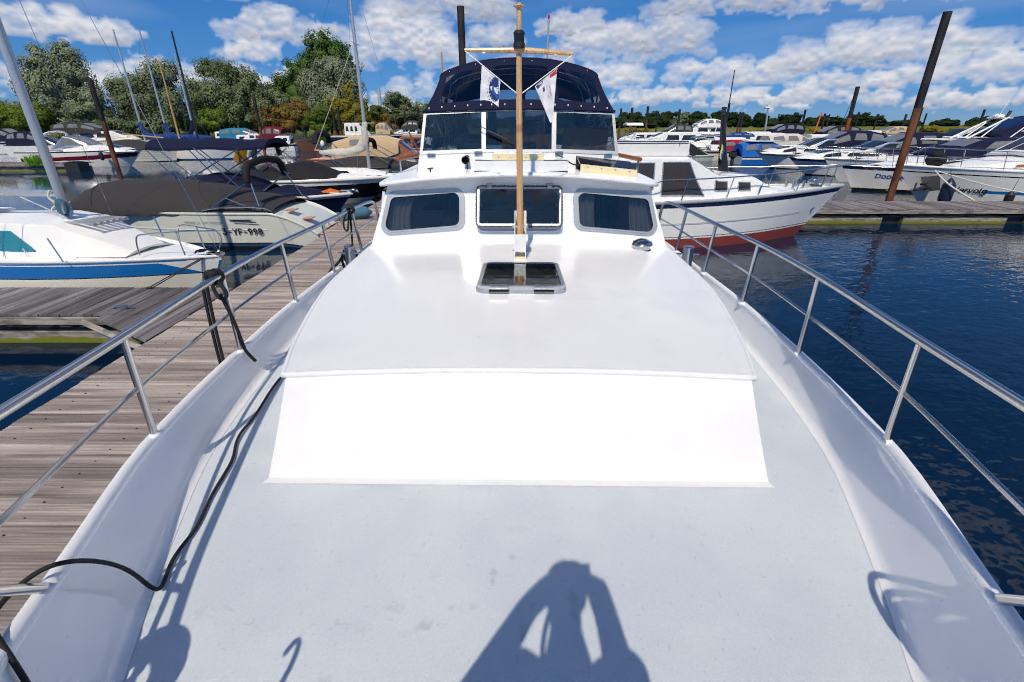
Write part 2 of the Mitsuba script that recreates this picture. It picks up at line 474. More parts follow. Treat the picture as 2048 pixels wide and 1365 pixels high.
GY = np.array([-1.05, -.98, -.7, -.3, .3, .74, 1.03, 1.8, 2.755, 3.76, 4.7, 5.7, 8, 9.6])
GX = np.array([.0, .10, .45, .85, 1.14, 1.315, 1.415, 1.668, 1.80, 1.872, 1.892, 1.902, 1.86, 1.72])
GZ = np.array([1.78, 1.775, 1.73, 1.68, 1.61, 1.565, 1.545, 1.50, 1.47, 1.45, 1.43, 1.415, 1.40, 1.42])
from scipy.interpolate import PchipInterpolator
KS = 1.06
GY, GX, GZ = GY * KS, GX * KS, 2.8 + (GZ - 2.8) * KS
KP = lambda x, y, z: (x * KS, y * KS, 2.8 + (z - 2.8) * KS)
gx, gz = PchipInterpolator(GY, GX), PchipInterpolator(GY, GZ)
DBY, DBX = [-1.1, -.9, -.3, .3, .97, 1.5, 2.25, 3.2, 4.2, 5.4, 8, 10.2], [.0, .16, .72, 1.03, 1.335, 1.535, 1.755, 1.87, 1.925, 1.95, 1.92, 1.80]
dbe = PchipInterpolator(DBY, DBX)
DZ = 1.15
ys = np.r_[np.linspace(-1.09, 1, 24), np.linspace(1.1, 10.1, 50)]
bx, bz = gx(ys), gz(ys)
for s, nm in ((-1, 'port'), (1, 'starboard')):
    hull = []
    for k in np.linspace(0, 1, 9):
        hull.append(np.c_[s * bx * (.80 + .20 * k ** .7), ys + (1 - k) * .55 * np.exp(-(ys + 1.09) / 1.2), -.3 + (bz - .02 + .3) * k])
    bp('hull_side', grid(np.array(hull)), 'white')
    top_ = bx - .020; bot = np.minimum(dbe(ys), bx - .03)
    prof = [np.c_[s * np.clip(top_, 0, None), ys, bz - .012]]
    for q in np.linspace(0, 1, 6): prof.append(np.c_[s * np.clip((top_ - .004) * (1 - q) + bot * q, 0, None), ys, (bz - .04) * (1 - q) + (DZ + .060) * q])
    for o, z in ((.006, .040), (.018, .020), (.034, .008), (.052, .002)): prof.append(np.c_[s * np.clip(bot - o, 0, None), ys, DZ + z + 0 * ys])
    bp('bulwark', grid(np.array(prof)), 'gel', 40)
    c = np.c_[s * (bx + .002), ys, bz - .012]
    bp('gunwale_cap', tube(c, .027, 12), 'gel', 50)
dk = np.array([[(s * max(min(float(dbe(y)), float(gx(y)) - .03) - .05, .0), y, DZ) for s in np.linspace(-1, 1, 9)] for y in ys])
bp('deck', grid(dk), 'deck_paint', False)
bp('transom', boxm(-1.75, 1.75, 10.05, 10.12, -.3, 1.4), 'white', False)

# cabin trunk
TY = [2.286, 2.45, 2.62, 3.21, 3.54, 3.9, 4.6, 5.3, 6.2]; TX = [1.27, 1.318, 1.365, 1.495, 1.552, 1.60, 1.63, 1.645, 1.65]
tx = PchipInterpolator(TY, TX)
crown = lambda y: .038 + .052 * np.clip((y - 2.3) / 2.6, 0, 1)
yt = np.linspace(2.286, 5.4, 44)
us = np.linspace(-1, 1, 61)


def trunk_z(x, y): return 1.571 + crown(y) * (1 - (np.clip(np.abs(x) / tx(y), 0, 1)) ** 2.2)


top = np.array([[(u * tx(y), y, trunk_z(u * tx(y), y)) for u in us] for y in yt])
edge_l, edge_r, edge_f = top[:, 0], top[:, -1], top[0]
bp('trunk_top', grid(top), 'gel', 40)
lip = np.vstack([edge_l[::-1], edge_f[1:-1], edge_r])
bp('trunk_edge', tube(lip - [0, 0, .013], .0185, 10), 'gel', 50)
for s, e in ((-1, edge_l), (1, edge_r)):
    rows = [np.c_[e[:, 0] - s * (.012 + .012 * k), e[:, 1] + .012 * (1 - k), np.full(len(e), 1.562 + (DZ - 1.562) * k)] for k in (0, .5, .93)]
    rows.append(np.c_[e[:, 0] + s * .004, e[:, 1], np.full(len(e), DZ + .004)])
    bp('trunk_side', grid(np.array(rows)), 'gel', 40)
ff = []
for k in np.linspace(0, 1, 9):
    z = 1.555 * (1 - k) + 1.158 * k
    y = 1.925 + (z - DZ) * .87
    w = 1.255 * (1 + .010 * k * k)
    row = [(u * w, y, (z + (edge_f[i, 2] - 1.571) * (1 - k))) for i, u in enumerate(us)]
    ff.append(row)
ff.append([(u * 1.285, 1.895, DZ + .003) for u in us])
bp('trunk_front', grid(np.array(ff)), 'gel', 25)
for s in (-1, 1):                                            # cheeks closing the sloped front
    bp('trunk_cheek', mesh_of((np.array([(s * 1.262, 1.925, DZ), (s * 1.255, 2.285, 1.56), (s * 1.30, 2.45, 1.56), (s * 1.32, 2.45, DZ)]), [[0, 1, 2, 3]])), 'gel', False)

# wheelhouse front with three windows
WK = .3
nrm = np.array([0, -1, WK]) / math.hypot(1, WK)
def wf(u, v, d): return (u + 0 * d, 5.2 + WK * (v - 1.57) + nrm[1] * d, v + nrm[2] * d)
def hw(z): return 1.614 - (z - 1.585) * .333
crownz = lambda u, b, c: b + c * (1 - (u / 1.6) ** 2)
uu = np.linspace(-1, 1, 25)
wall = Polygon([(u * 1.62, crownz(u * 1.6, 1.565, .075)) for u in uu] + [(u * 1.40, crownz(u * 1.4, 2.215, .085)) for u in uu[::-1]])
WIN = {'left': ([(-1.404, 2.148), (-.577, 2.181), (-.581, 1.757), (-1.524, 1.69)], [(-1.379, 2.09), (-.628, 2.145), (-.632, 1.793), (-1.478, 1.725)]),
       'mid': ([(-.463, 2.192), (.478, 2.192), (.486, 1.745), (-.466, 1.745)], [(-.42, 2.165), (.429, 2.165), (.434, 1.772), (-.423, 1.772)]),
       'right': ([(.58, 2.184), (1.415, 2.146), (1.535, 1.69), (.605, 1.758)], [(.625, 2.146), (1.398, 2.080), (1.488, 1.722), (.655, 1.786)])}
holes = unary_union([rpoly(WIN[k][1], .075) for k in WIN])
bp('wheelhouse_front', panel(wall.difference(holes), .03, wf, -.03), 'gel', 25)
for k in WIN:
    o, i = rpoly(WIN[k][0], .10), rpoly(WIN[k][1], .075)
    f = bp('window_frame', panel(o.difference(i.buffer(-.004)), .012, wf, .0005), 'alu_white', 25)
    put('lip', panel(i.buffer(.006).difference(i.buffer(-.010)), .006, wf, .012), 'alu_white', f, YAW, 25)
    if k != 'mid':
        put('seal', panel(i.buffer(-.003).difference(i.buffer(-.014)), .016, wf, -.012), 'rubber', f, YAW, 25)
        bp('window_pane', panel(i.buffer(-.012), .001, wf, -.008).copy(), 'tinted_glass', False)
# the middle window hangs open a little from its top edge
oi = rpoly([(-.455, 2.20), (.470, 2.20), (.470, 1.775), (-.455, 1.775)], .05)
def wopen(u, v, d):
    g = (2.20 - v) * .16
    x, y, z = wf(u, v, d + g + .022)
    return x, y, z
sash = bp('opening_window', panel(oi.difference(oi.buffer(-.010)), .014, wopen), 'rubber', 25, 'hinged centre window in a black gasket, slightly open')
put('frame', panel(oi.buffer(-.016).difference(oi.buffer(-.036)), .010, wopen, .002), 'alu_white', sash, YAW, 25)
put('pane', panel(oi.buffer(-.034), .001, wopen, .004), 'tinted_glass', sash, YAW, False)
for x in (-.31, .33):
    put('hinge', [boxm(x - .035, x + .035, 5.33, 5.372, 2.215, 2.235, .004), boxm(x - .022, x + .022, 5.325, 5.36, 2.18, 2.216, .004)], 'alu_white', sash, YAW)
for x, z in ((-.34, 1.835), (-.37, 1.795), (.36, 1.835), (.42, 1.81), (-.41, 2.02), (.41, 2.02)):
    put('knob', ell((x, 5.27 + WK * (z - 1.57) - .10, z), (.012, .010, .012), 1), 'stainless', sash, YAW)
for s in (-1, 1):                                            # sides and back of the wheelhouse
    side = np.array([[(s * (hw(z) - .004), y, z) for y in np.linspace(5.2 + WK * (z - 1.57), 7.6, 6)] for z in np.linspace(1.55, 2.24, 5)])
    bp('wheelhouse_side', grid(side), 'gel', False)
bp('wheelhouse_back', boxm(-1.5, 1.5, 7.6, 7.63, 1.15, 2.3), 'white', False)
bp('cabin_floor', boxm(-1.55, 1.55, 5.3, 7.6, 1.0, 1.02), 'cabin_wood', False)
bp('cabin_bulkhead', boxm(-1.5, 1.5, 6.3, 6.33, 1.02, 2.25), 'cabin_wood', False)


def curtain(name, x0, x1, z0, z1, yoff, waves, amp, material, tilt=0.):
    n = waves * 10
    xs, zs = np.linspace(0, 1, n), np.linspace(0, 1, 12)
    pts = np.array([[(x0 + (x1 - x0) * a * (1 - .10 * math.sin(math.pi * b)) + tilt * (1 - b), 5.2 + WK * (z0 + (z1 - z0) * b - 1.57) + yoff + amp * math.sin(a * waves * 2 * math.pi + .5 * math.sin(3 * b)), z0 + (z1 - z0) * b) for a in xs] for b in zs])
    return bp(name, grid(pts), material, True)


curtain('curtain', -1.50, -1.13, 1.66, 2.13, .10, 6, .018, 'curtain_grey', -.05)
curtain('curtain', -.86, -.62, 1.70, 2.15, .30, 3, .018, 'curtain_dark')
curtain('curtain', .63, .84, 1.70, 2.13, .10, 3, .016, 'curtain_grey', .02)
curtain('curtain', 1.20, 1.47, 1.66, 2.10, .09, 5, .018, 'curtain_grey', .03)
curtain('curtain', .88, 1.18, 1.70, 2.15, .32, 4, .02, 'curtain_dark')

# roof with overhanging rounded brow
def roof_z(x, y): return 2.245 + .105 * (1 - np.clip(np.abs(x) / 1.47, 0, 1) ** 2) + .012 * (y - 5.25)
def brow_y(u): return 5.238 + .055 * (abs(u) ** 6)
rows = []
for k in range(14):
    y = None
    t_ = k / 13
    rows.append([(u * (1.455 + .02 * min(1, t_ * 4)), brow_y(u) + (7.75 - brow_y(u)) * t_ ** 1.6, roof_z(u * 1.46, brow_y(u) + 2.4 * t_ ** 1.6)) for u in np.linspace(-1, 1, 61)])
rows = np.array(rows)
bp('roof', grid(rows), 'gel', 40)
under = rows.copy(); under[..., 2] -= .045
bp('roof_underside', grid(under), 'cream', 40)
rim = np.vstack([rows[::-1, 0], rows[0, 1:-1], rows[1:, -1]]); rim[:, 2] -= .022
bp('roof_edge', tube(rim, .024, 10), 'gel', 50)
for x in (-.965, .965):
    bp('brow_drip', ell((x, 5.33, 2.245), (.010, .012, .012), 1), 'cream')

# coaming of the upper helm
def cw(z): return 1.178 - (z - 2.30) * .20
def cf(u, v, d): return (u, 5.835 + (v - 2.30) * .28 - d, v)
cwall = Polygon([(-1.178, 2.25), (1.178, 2.25), (1.138, 2.486)] + [(u * 1.138, 2.486 + .03 * (1 - u * u)) for u in uu[::-1]] + [(-1.138, 2.486)])
bp('coaming', [panel(cwall, .03, cf, -.03)] + [grid(np.array([[(s * cw(z), y, z) for y in np.linspace(5.84 + (z - 2.3) * .28, 8.6, 4)] for z in (2.25, 2.4, 2.49)])) for s in (-1, 1)], 'gel', 25)
bp('helm_floor', boxm(-1.15, 1.15, 5.92, 8.6, 2.262 - .40, 2.28 - .40), 'blue_seat', False)
# windscreen: three raked panes in an aluminium frame
def sf(u, v, d): return (u, 5.892 + (v - 2.49) * .34 - d, v)
def shw(z): return 1.135 - (z - 2.49) * .125
fr = [(-1.135, 2.487), (-.40, 2.513), (.40, 2.513), (1.135, 2.487)]
zt = lambda u: 2.955 - .045 * (abs(u) / 1.08) ** 2
whole = Polygon([(-1.135, 2.487), (-.40, 2.512), (.40, 2.512), (1.135, 2.487), (1.082, 2.92), (.40, 2.95), (-.40, 2.95), (-1.082, 2.92)])
panes = [Polygon([(-1.098, 2.527), (-.425, 2.549), (-.425, 2.93), (-1.052, 2.905)]), Polygon([(-.375, 2.545), (.375, 2.545), (.375, 2.935), (-.375, 2.935)]), Polygon([(.425, 2.549), (1.098, 2.527), (1.052, 2.905), (.425, 2.93)])]
wsf = bp('windscreen_frame', panel(whole.difference(unary_union(panes)), .022, sf, -.008), 'alu_white', 25)
for q in panes: bp('windscreen_pane', panel(q.buffer(.004), .001, sf, 0), 'screen_glass', False)
for x, z in ((-1.0, 2.478), (-.30 - .16, 2.502), (.46, 2.502), (1.02, 2.478)):
    put('hinge', [boxm(x - .045, x + .045, 5.868, 5.886, z - .026, z + .022, .004)] + [ell((x + a, 5.868, z + b), (.006, .004, .006), 1) for a in (-.03, 0, .03) for b in (-.016, .012)], 'stainless', wsf, YAW)
wip = bp('wiper', [tube([(-.05, 5.89, 2.60), (-.20, 5.885, 2.67), (-.46, 5.90, 2.80)], [.008, .007, .005], 6), bar((-.13, 5.87, 2.645), (-.34, 5.878, 2.735), .012, 6)], 'rubber')
for s in (-1, 1):
    bp('side_pane', mesh_of((np.array([(s * 1.135, 5.90, 2.49), (s * 1.082, 6.045, 2.92), (s * 1.06, 6.75, 2.92), (s * 1.13, 6.75, 2.49)]), [[0, 1, 2, 3]])), 'film_window', False)

# navy canopy over the upper helm
half = [(1.13, 2.50), (1.10, 2.80), (1.045, 3.10), (.995, 3.28), (.955, 3.365), (.88, 3.405), (.74, 3.45), (.56, 3.492), (.38, 3.519), (.18, 3.535), (0, 3.54)]
sec = np.array([(-x, z) for x, z in half] + [(x, z) for x, z in half[:-1][::-1]])
d_ = np.r_[0, np.cumsum(np.linalg.norm(np.diff(sec, axis=0), axis=1))]
NS = 160
sq = np.linspace(0, d_[-1], NS); S = np.c_[interp(sq, d_, sec[:, 0]), interp(sq, d_, sec[:, 1])]
i0 = int(np.argmin(np.abs(S[:40, 1] - 3.33))); i1 = NS - 1 - i0
arch = S[i0:i1 + 1]; m_ = len(arch)
NT = 64
fp = np.zeros((NT, m_, 3))
for a in range(NT):
    t_ = a / (NT - 1)
    for b in range(m_):
        u = b / (m_ - 1) * 2 - 1
        xb = u * 1.088; zb = 2.955 - .03 * u * u; yb = 6.028
        x = xb * (1 - t_) + arch[b, 0] * t_
        sag = .035 * math.sin(math.pi * t_) * (abs(u) ** 2)
        fp[a, b] = (x - np.sign(u) * sag * .6, yb + (6.70 - yb) * (t_ ** 1.15) + .02 * math.sin(math.pi * t_) * math.cos(u * 3), zb + (arch[b, 1] - zb) * t_ - sag * .2)
cu = (np.arange(m_ - 1) + .5) / (m_ - 1) * 2 - 1; ct = (np.arange(NT - 1) + .5) / (NT - 1)
CT, CU = np.meshgrid(ct, cu, indexing='ij')


def rr(U, V, u0, u1, v0, v1, r, asp=1.):
    du = np.maximum(np.maximum(u0 + r - U, U - u1 + r), 0); dv = np.maximum(np.maximum(v0 + r * asp - V, V - v1 + r * asp), 0) / asp
    return du ** 2 + dv ** 2 < r ** 2


wmask = rr(CU, CT, -.30, .33, .19, .86, .06, 1.6) | rr(CU, CT, -.87, -.37, .19, .84, .07, 1.6) | rr(CU, CT, .42, .88, .19, .84, .07, 1.6)
can = bp('canopy', grid(fp, ~wmask), 'navy_cloth', True)
put('front_window', grid(fp, wmask), 'film_window', can, YAW, True)
put('hem', tube(np.array([fp[0, j] for j in range(0, m_, 3)]) + [0, -.008, .012], .016, 6), 'navy_cloth', can, YAW, True)
put('arch_seam', tube(np.array([fp[-1, j] for j in range(0, m_, 2)]) + [0, 0, -.004], .012, 6), 'navy_cloth', can, YAW, True)
for k in range(15):
    j = int((k + .5) / 15 * (m_ - 1))
    put('snap', ell(fp[6, j] + [0, -.010, .002], (.009, .006, .012), 1), 'white', can, YAW, True)
for k in range(6):
    j = int((k + .5) / 6 * (m_ - 1))
    put('snap', ell(fp[-5, j] + [0, -.006, .004], (.006, .005, .006), 1), 'white', can, YAW, True)
yc = np.linspace(6.70, 8.5, 40)
rf = np.array([[(x, y, z - .03 * math.sin((y - 6.7) / 1.8 * math.pi * 2) ** 2 * (z > 3.3)) for x, z in S] for y in yc])
A, Bq = np.meshgrid((yc[:-1] - 6.7) / 1.8, np.minimum(np.arange(NS - 1), NS - 2 - np.arange(NS - 1)) / NS, indexing='ij')
sm = rr(A, Bq, .07, .44, .035, .17, .03) | rr(A, Bq, .54, .93, .035, .17, .03)
put('roof_cloth', grid(rf, ~sm), 'navy_cloth', can, YAW, True); put('side_window', grid(rf, sm), 'film_window', can, YAW, True)
for s, sl in ((-1, S[:i0 + 1]), (1, S[i1:][::-1])):
    rows_ = []
    for q in np.linspace(0, 1, 12):
        z_ = 2.92 + (3.33 - 2.92) * q
        p0 = fp[int(round(q * (NT - 1))), 0 if s < 0 else -1]
        xa = interp(z_, sl[:, 1], np.abs(sl[:, 0])) * s
        rows_.append([p0 * (1 - w_) + np.array([xa, 6.70, max(p0[2], z_) if q == 1 else p0[2] * (1 - w_) + z_ * w_]) * w_ for w_ in np.linspace(0, 1, 8)])
    put('front_gore', grid(np.array(rows_)), 'navy_cloth', can, YAW, True)
rear = Polygon([tuple(p) for p in S])
rw = unary_union([rpoly([(-.84, 2.66), (-.50, 2.66), (-.50, 3.20), (-.84, 3.14)], .08), rpoly([(-.36, 2.62), (-.02, 2.62), (-.02, 3.30), (-.36, 3.30)], .08), rpoly([(.10, 2.62), (.42, 2.62), (.42, 3.30), (.10, 3.30)], .08), rpoly([(.56, 2.66), (.88, 2.66), (.88, 3.14), (.56, 3.20)], .08)])
def bk(u, v, d): return (u, 8.5 + d, v)
put('rear_wall', panel(rear.difference(rw), .004, bk), 'navy_cloth', can, YAW, False); put('rear_window', panel(rw, .001, bk), 'film_window', can, YAW, False)
for y in (6.72, 7.6, 8.45):
    put('hoop', tube(np.c_[S[::6, 0] * .985, np.full(len(S[::6]), y), S[::6, 1] - .02], .012, 6), 'stainless', can, YAW, True)
for s in (-1, 1):
    put('strut', bar((s * .98, 6.95, 2.50), (s * .98, 6.72, 3.3), .012, 6), 'stainless', can, YAW); put('strut', bar((s * 1.02, 7.4, 2.5), (s * 1.0, 6.2, 2.93), .012, 6), 'stainless', can, YAW)
# helm furniture seen through the glass
hc = bp('helm_console', boxm(-.20, .40, 6.20, 6.26, 2.42, 2.705, .006), 'panel_wood', False)
put('instrument', [boxm(-.03, .20, 6.14, 6.19, 2.52, 2.62, .01)], 'rubber', hc, YAW, False); put('instrument', boxm(-.03, .20, 6.16, 6.20, 2.70, 2.84, .02), 'rubber', hc, YAW, False)
for x in (-.11, .30): put('gauge', ell((x, 6.19, 2.50), (.075, .03, .075), 2), 'rubber', hc, YAW)
bp('folded_board', mesh_of((np.array([(.50, 6.10, 2.52), (1.03, 6.10, 2.50), (1.06, 6.16, 2.755), (.53, 6.16, 2.80), (.50, 6.125, 2.52), (1.03, 6.125, 2.50), (1.06, 6.185, 2.755), (.53, 6.185, 2.80)]), [[0, 1, 2, 3], [7, 6, 5, 4], [3, 2, 6, 7], [1, 5, 6, 2], [0, 3, 7, 4], [0, 4, 5, 1]])), 'board_wood', False, 'brown wooden board with three handles leaning behind the right windscreen pane')
for x, z in ((.60, 2.59), (.78, 2.58), (.97, 2.555)): put('handle', boxm(x - .04, x + .04, 6.092, 6.112, z - .01, z + .015, .004), 'rubber', f'{B}__folded_board', YAW)
seat = bp('helm_seat', [boxm(-.72, -.44, 6.55, 7.0, 1.9, 2.62, .04), boxm(-.78, -.70, 6.5, 7.0, 1.9, 2.68, .03)], 'blue_seat')
bp('helm_seat', [boxm(-.12, .34, 7.0, 7.14, 2.2, 2.86, .05), boxm(-.12, .34, 6.7, 7.1, 2.2, 2.35, .04)], 'rubber')
bp('cockpit_bench', boxm(-1.0, 1.0, 7.9, 8.4, 1.9, 2.4, .03), 'blue_seat')

# sliding hatch and solar panels on the wheelhouse roof
bp('roof_hatch', boxm(-.484, .524, 5.415, 5.93, 2.34, 2.462, .012), 'gel')
bp('hatch_rail', boxm(-.484, .524, 5.405, 5.42, 2.335, 2.347), 'rubber', False)
sp = bp('solar_panel', boxm(-.272, .262, 5.47, 5.86, 2.500, 2.512), 'solar', False)
def sbar(x0, x1, y, z0, z1, dz=0):
    v = np.array([(x0, y, z0), (x1, y, z0 + dz), (x1, y, z1 + dz), (x0, y, z1), (x0, y + .025, z0), (x1, y + .025, z0 + dz), (x1, y + .025, z1 + dz), (x0, y + .025, z1)])
    return mesh_of((v, [[0, 1, 2, 3], [7, 6, 5, 4], [3, 2, 6, 7], [1, 5, 6, 2], [0, 3, 7, 4], [0, 4, 5, 1]]))
put('front_bar', sbar(-.282, .270, 5.446, 2.432, 2.518), 'cream_bar', sp, YAW, False); put('foot', sbar(-.285, .274, 5.430, 2.463 - .045, 2.463 - .032 + .012), 'white', sp, YAW, False)
for x in (-.215, -.09, .075, .20): put('screw', ell((x, 5.444, 2.485), (.009, .006, .009), 1), 'stainless', sp, YAW)
sp = bp('solar_panel', mesh_of((np.array([(.665, 5.47, 2.412), (1.262, 5.47, 2.352), (1.262, 5.80, 2.42), (.655, 5.80, 2.48), (.665, 5.47, 2.395), (1.262, 5.47, 2.335), (1.262, 5.80, 2.40), (.655, 5.80, 2.46)]), [[0, 1, 2, 3], [7, 6, 5, 4], [3, 2, 6, 7], [1, 5, 6, 2], [0, 3, 7, 4], [0, 4, 5, 1]])), 'solar', False)
put('front_bar', sbar(.662, 1.268, 5.445, 2.338, 2.418, -.060), 'cream_bar', sp, YAW, False); put('foot', sbar(.655, 1.275, 5.440, 2.31, 2.336, -.055), 'white', sp, YAW, False)
put('frame', sbar(.650, 1.262, 5.80, 2.34, 2.48, -.06), 'rubber', sp, YAW, False)
for k in range(4): put('screw', ell((.735 + k * .15, 5.443, 2.388 - .0149 * k), (.009, .006, .009), 1), 'stainless', sp, YAW)
bp('solar_cable', tube(spline([(.42, 5.84, 2.50), (.52, 5.80, 2.45), (.60, 5.70, 2.40), (.68, 5.62, 2.40)], 16), .008, 6), 'rubber')
hn = bp('horn', [tube([(-.597, 5.71, 2.440), (-.597, 5.78, 2.446), (-.595, 5.90, 2.455)], [.040, .034, .03], 16, cap=False), tube([(-.597, 5.705, 2.44), (-.597, 5.712, 2.44)], [.043, .040], 16, cap=False), ell((-.597, 5.80, 2.446), (.03, .01, .03), 2), bar((-.585, 5.80, 2.34), (-.585, 5.80, 2.42), .007, 6)], 'rubber')
bp('roof_cleat', [bar((-.98, 5.62, 2.32), (-.98, 5.62, 2.36), .008, 6), bar((-1.01, 5.62, 2.355), (-.95, 5.62, 2.362), .009, 6)], 'rubber')
for s in (-1, 1):                                            # teak hand rails beside the helm
    hr = bp('hand_rail', tube([(s * 1.23, 5.9, 2.462), (s * 1.245, 6.19, 2.455), (s * 1.47, 6.22, 2.41)] if 0 else [(s * 1.20, 7.9, 2.455), (s * 1.24, 6.9, 2.45), (s * 1.47, 6.2, 2.418)], .026, 8), 'teak')
    for y, x in ((6.24, 1.455), (7.0, 1.24)): put('post', bar((s * x, y, 2.19), (s * x, y, 2.41), .014, 8), 'stainless', hr, YAW)

# deck hatch
hp = rpoly([(-.315, 3.475), (.362, 3.475), (.350, 4.165), (-.303, 4.165)], .075)
def hz(u, v, d): return (u, v, 1.63 + .045 + .008 * (v - 3.5) + d)
hat = bp('deck_hatch', panel(hp.difference(hp.buffer(-.030)), .030, hz, -.018), 'aluminium', 25)
put('base', panel(hp.buffer(.012).difference(hp.buffer(-.03)), .05, hz, -.070), 'alu_white', hat, YAW, 25)
put('pane', panel(hp.buffer(-.028), .001, hz, .006), 'smoke_acrylic', hat, YAW, False)
put('well', panel(hp.buffer(-.03), .002, hz, -.16), 'cabin_wood', hat, YAW, False)
put('gasket', panel(hp.buffer(-.028).difference(hp.buffer(-.036)), .003, hz, .007), 'rubber', hat, YAW, 25)
for x in (-.145, .195):
    h = put('hinge', [boxm(x - .07, x + .07, 3.452, 3.50, 1.668, 1.698, .008)], 'aluminium', hat, YAW)
    put('pin', [bar((x - .072, 3.455, 1.68), (x + .072, 3.455, 1.68), .012, 10)], 'aluminium', hat, YAW)
    put('hinge_seal', boxm(x - .075, x + .075, 3.440, 3.47, 1.652, 1.664, .002), 'rubber', hat, YAW)
for x in (-.18, .20): put('latch', boxm(x - .04, x + .04, 4.07, 4.12, 1.62, 1.668, .006), 'rubber', hat, YAW)
# mushroom vent
vt = bp('mushroom_vent', lathe([(0, .112), (.04, .108), (.075, .095), (.100, .075), (.112, .052), (.110, .047), (.085, .045), (.083, .0), (0, 0)], (1.297, 5.02, 1.605), 28), 'stainless')
put('slot', [ell((1.297 + .088 * math.cos(a), 5.02 + .088 * math.sin(a), 1.605 + .082), (.010, .010, .006), 1) for a in np.linspace(0, 2 * math.pi, 13)[:-1]], 'rubber', vt, YAW)
put('seal', lathe([(.096, 0), (.096, .008), (.08, .009)], (1.297, 5.02, 1.598), 24), 'rubber', vt, YAW)

# mast with tabernacle, spreader and light
ms = bp('mast', tube([(.018, 4.46, 1.86), (.014, 4.46, 2.1), (.008, 4.46, 2.5), (.0, 4.46, 3.0), (-.004, 4.46, 3.66)], [.029, .029, .0275, .026, .019], 16), 'mast_wood', label='varnished wooden mast with crossbar')
put('tabernacle', [boxm(-.036, -.028, 4.40, 4.52, 1.63, 2.08), boxm(.064, .072, 4.40, 4.52, 1.63, 2.08), boxm(-.028, .064, 4.512, 4.52, 1.63, 2.08), boxm(-.028, .064, 4.40, 4.408, 1.725, 1.885), boxm(-.06, .096, 4.40, 4.53, 1.622, 1.634)], 'white', ms, YAW, False)
put('moss', boxm(-.027, .063, 4.41, 4.51, 1.634, 1.668), 'moss' if 0 else 'cream_bar', ms, YAW, False)
put('bolt', [bar((-.055, 4.45, 1.95), (.091, 4.45, 1.95), .010, 8), bar((-.055, 4.47, 1.72), (.10, 4.47, 1.70), .007, 8)], 'stainless', ms, YAW)
xb = put('crossbar', tube([(-.438, 4.452, 3.345), (-.2, 4.450, 3.343), (0, 4.448, 3.345), (.2, 4.455, 3.333), (.432, 4.464, 3.318)], [.013, .020, .024, .020, .013], 10), 'mast_wood', ms, YAW)
for x, z in ((-.284, 3.335), (.29, 3.318)): put('eye', ell((x, 4.447, z - .012), (.016, .014, .007), 1), 'white', ms, YAW)
put('light_base', lathe([(0, 0), (.046, 0), (.046, .028), (.040, .032), (0, .032)], (-.002, 4.43, 3.362), 20), 'rubber', ms, YAW)
put('light_lens', lathe([(.041, .030), (.042, .088), (0, .088)], (-.002, 4.43, 3.362), 20), 'black_gloss', ms, YAW)
put('light_cap', lathe([(0, .118), (.030, .114), (.045, .098), (.046, .086), (0, .086)], (-.002, 4.43, 3.362), 20), 'rubber', ms, YAW)
put('collar', lathe([(.0, 0), (.030, 0), (.044, .010), (.042, .018), (.020, .024), (0, .024)], (-.004, 4.46, 3.628), 20), 'mast_wood', ms, YAW)
put('shackle', tube([(-.014, 4.46, 3.65), (-.014, 4.46, 3.70), (.006, 4.46, 3.70), (.006, 4.46, 3.65)], .004, 6), 'stainless', ms, YAW)
for p0, p1 in (((-.430, 4.43, 3.335), (-.022, 4.43, 3.037)), ((.424, 4.44, 3.305), (.026, 4.43, 3.037))):
    put('halyard', bar(p0, p1, .0045, 6), 'white_matt', ms, YAW)

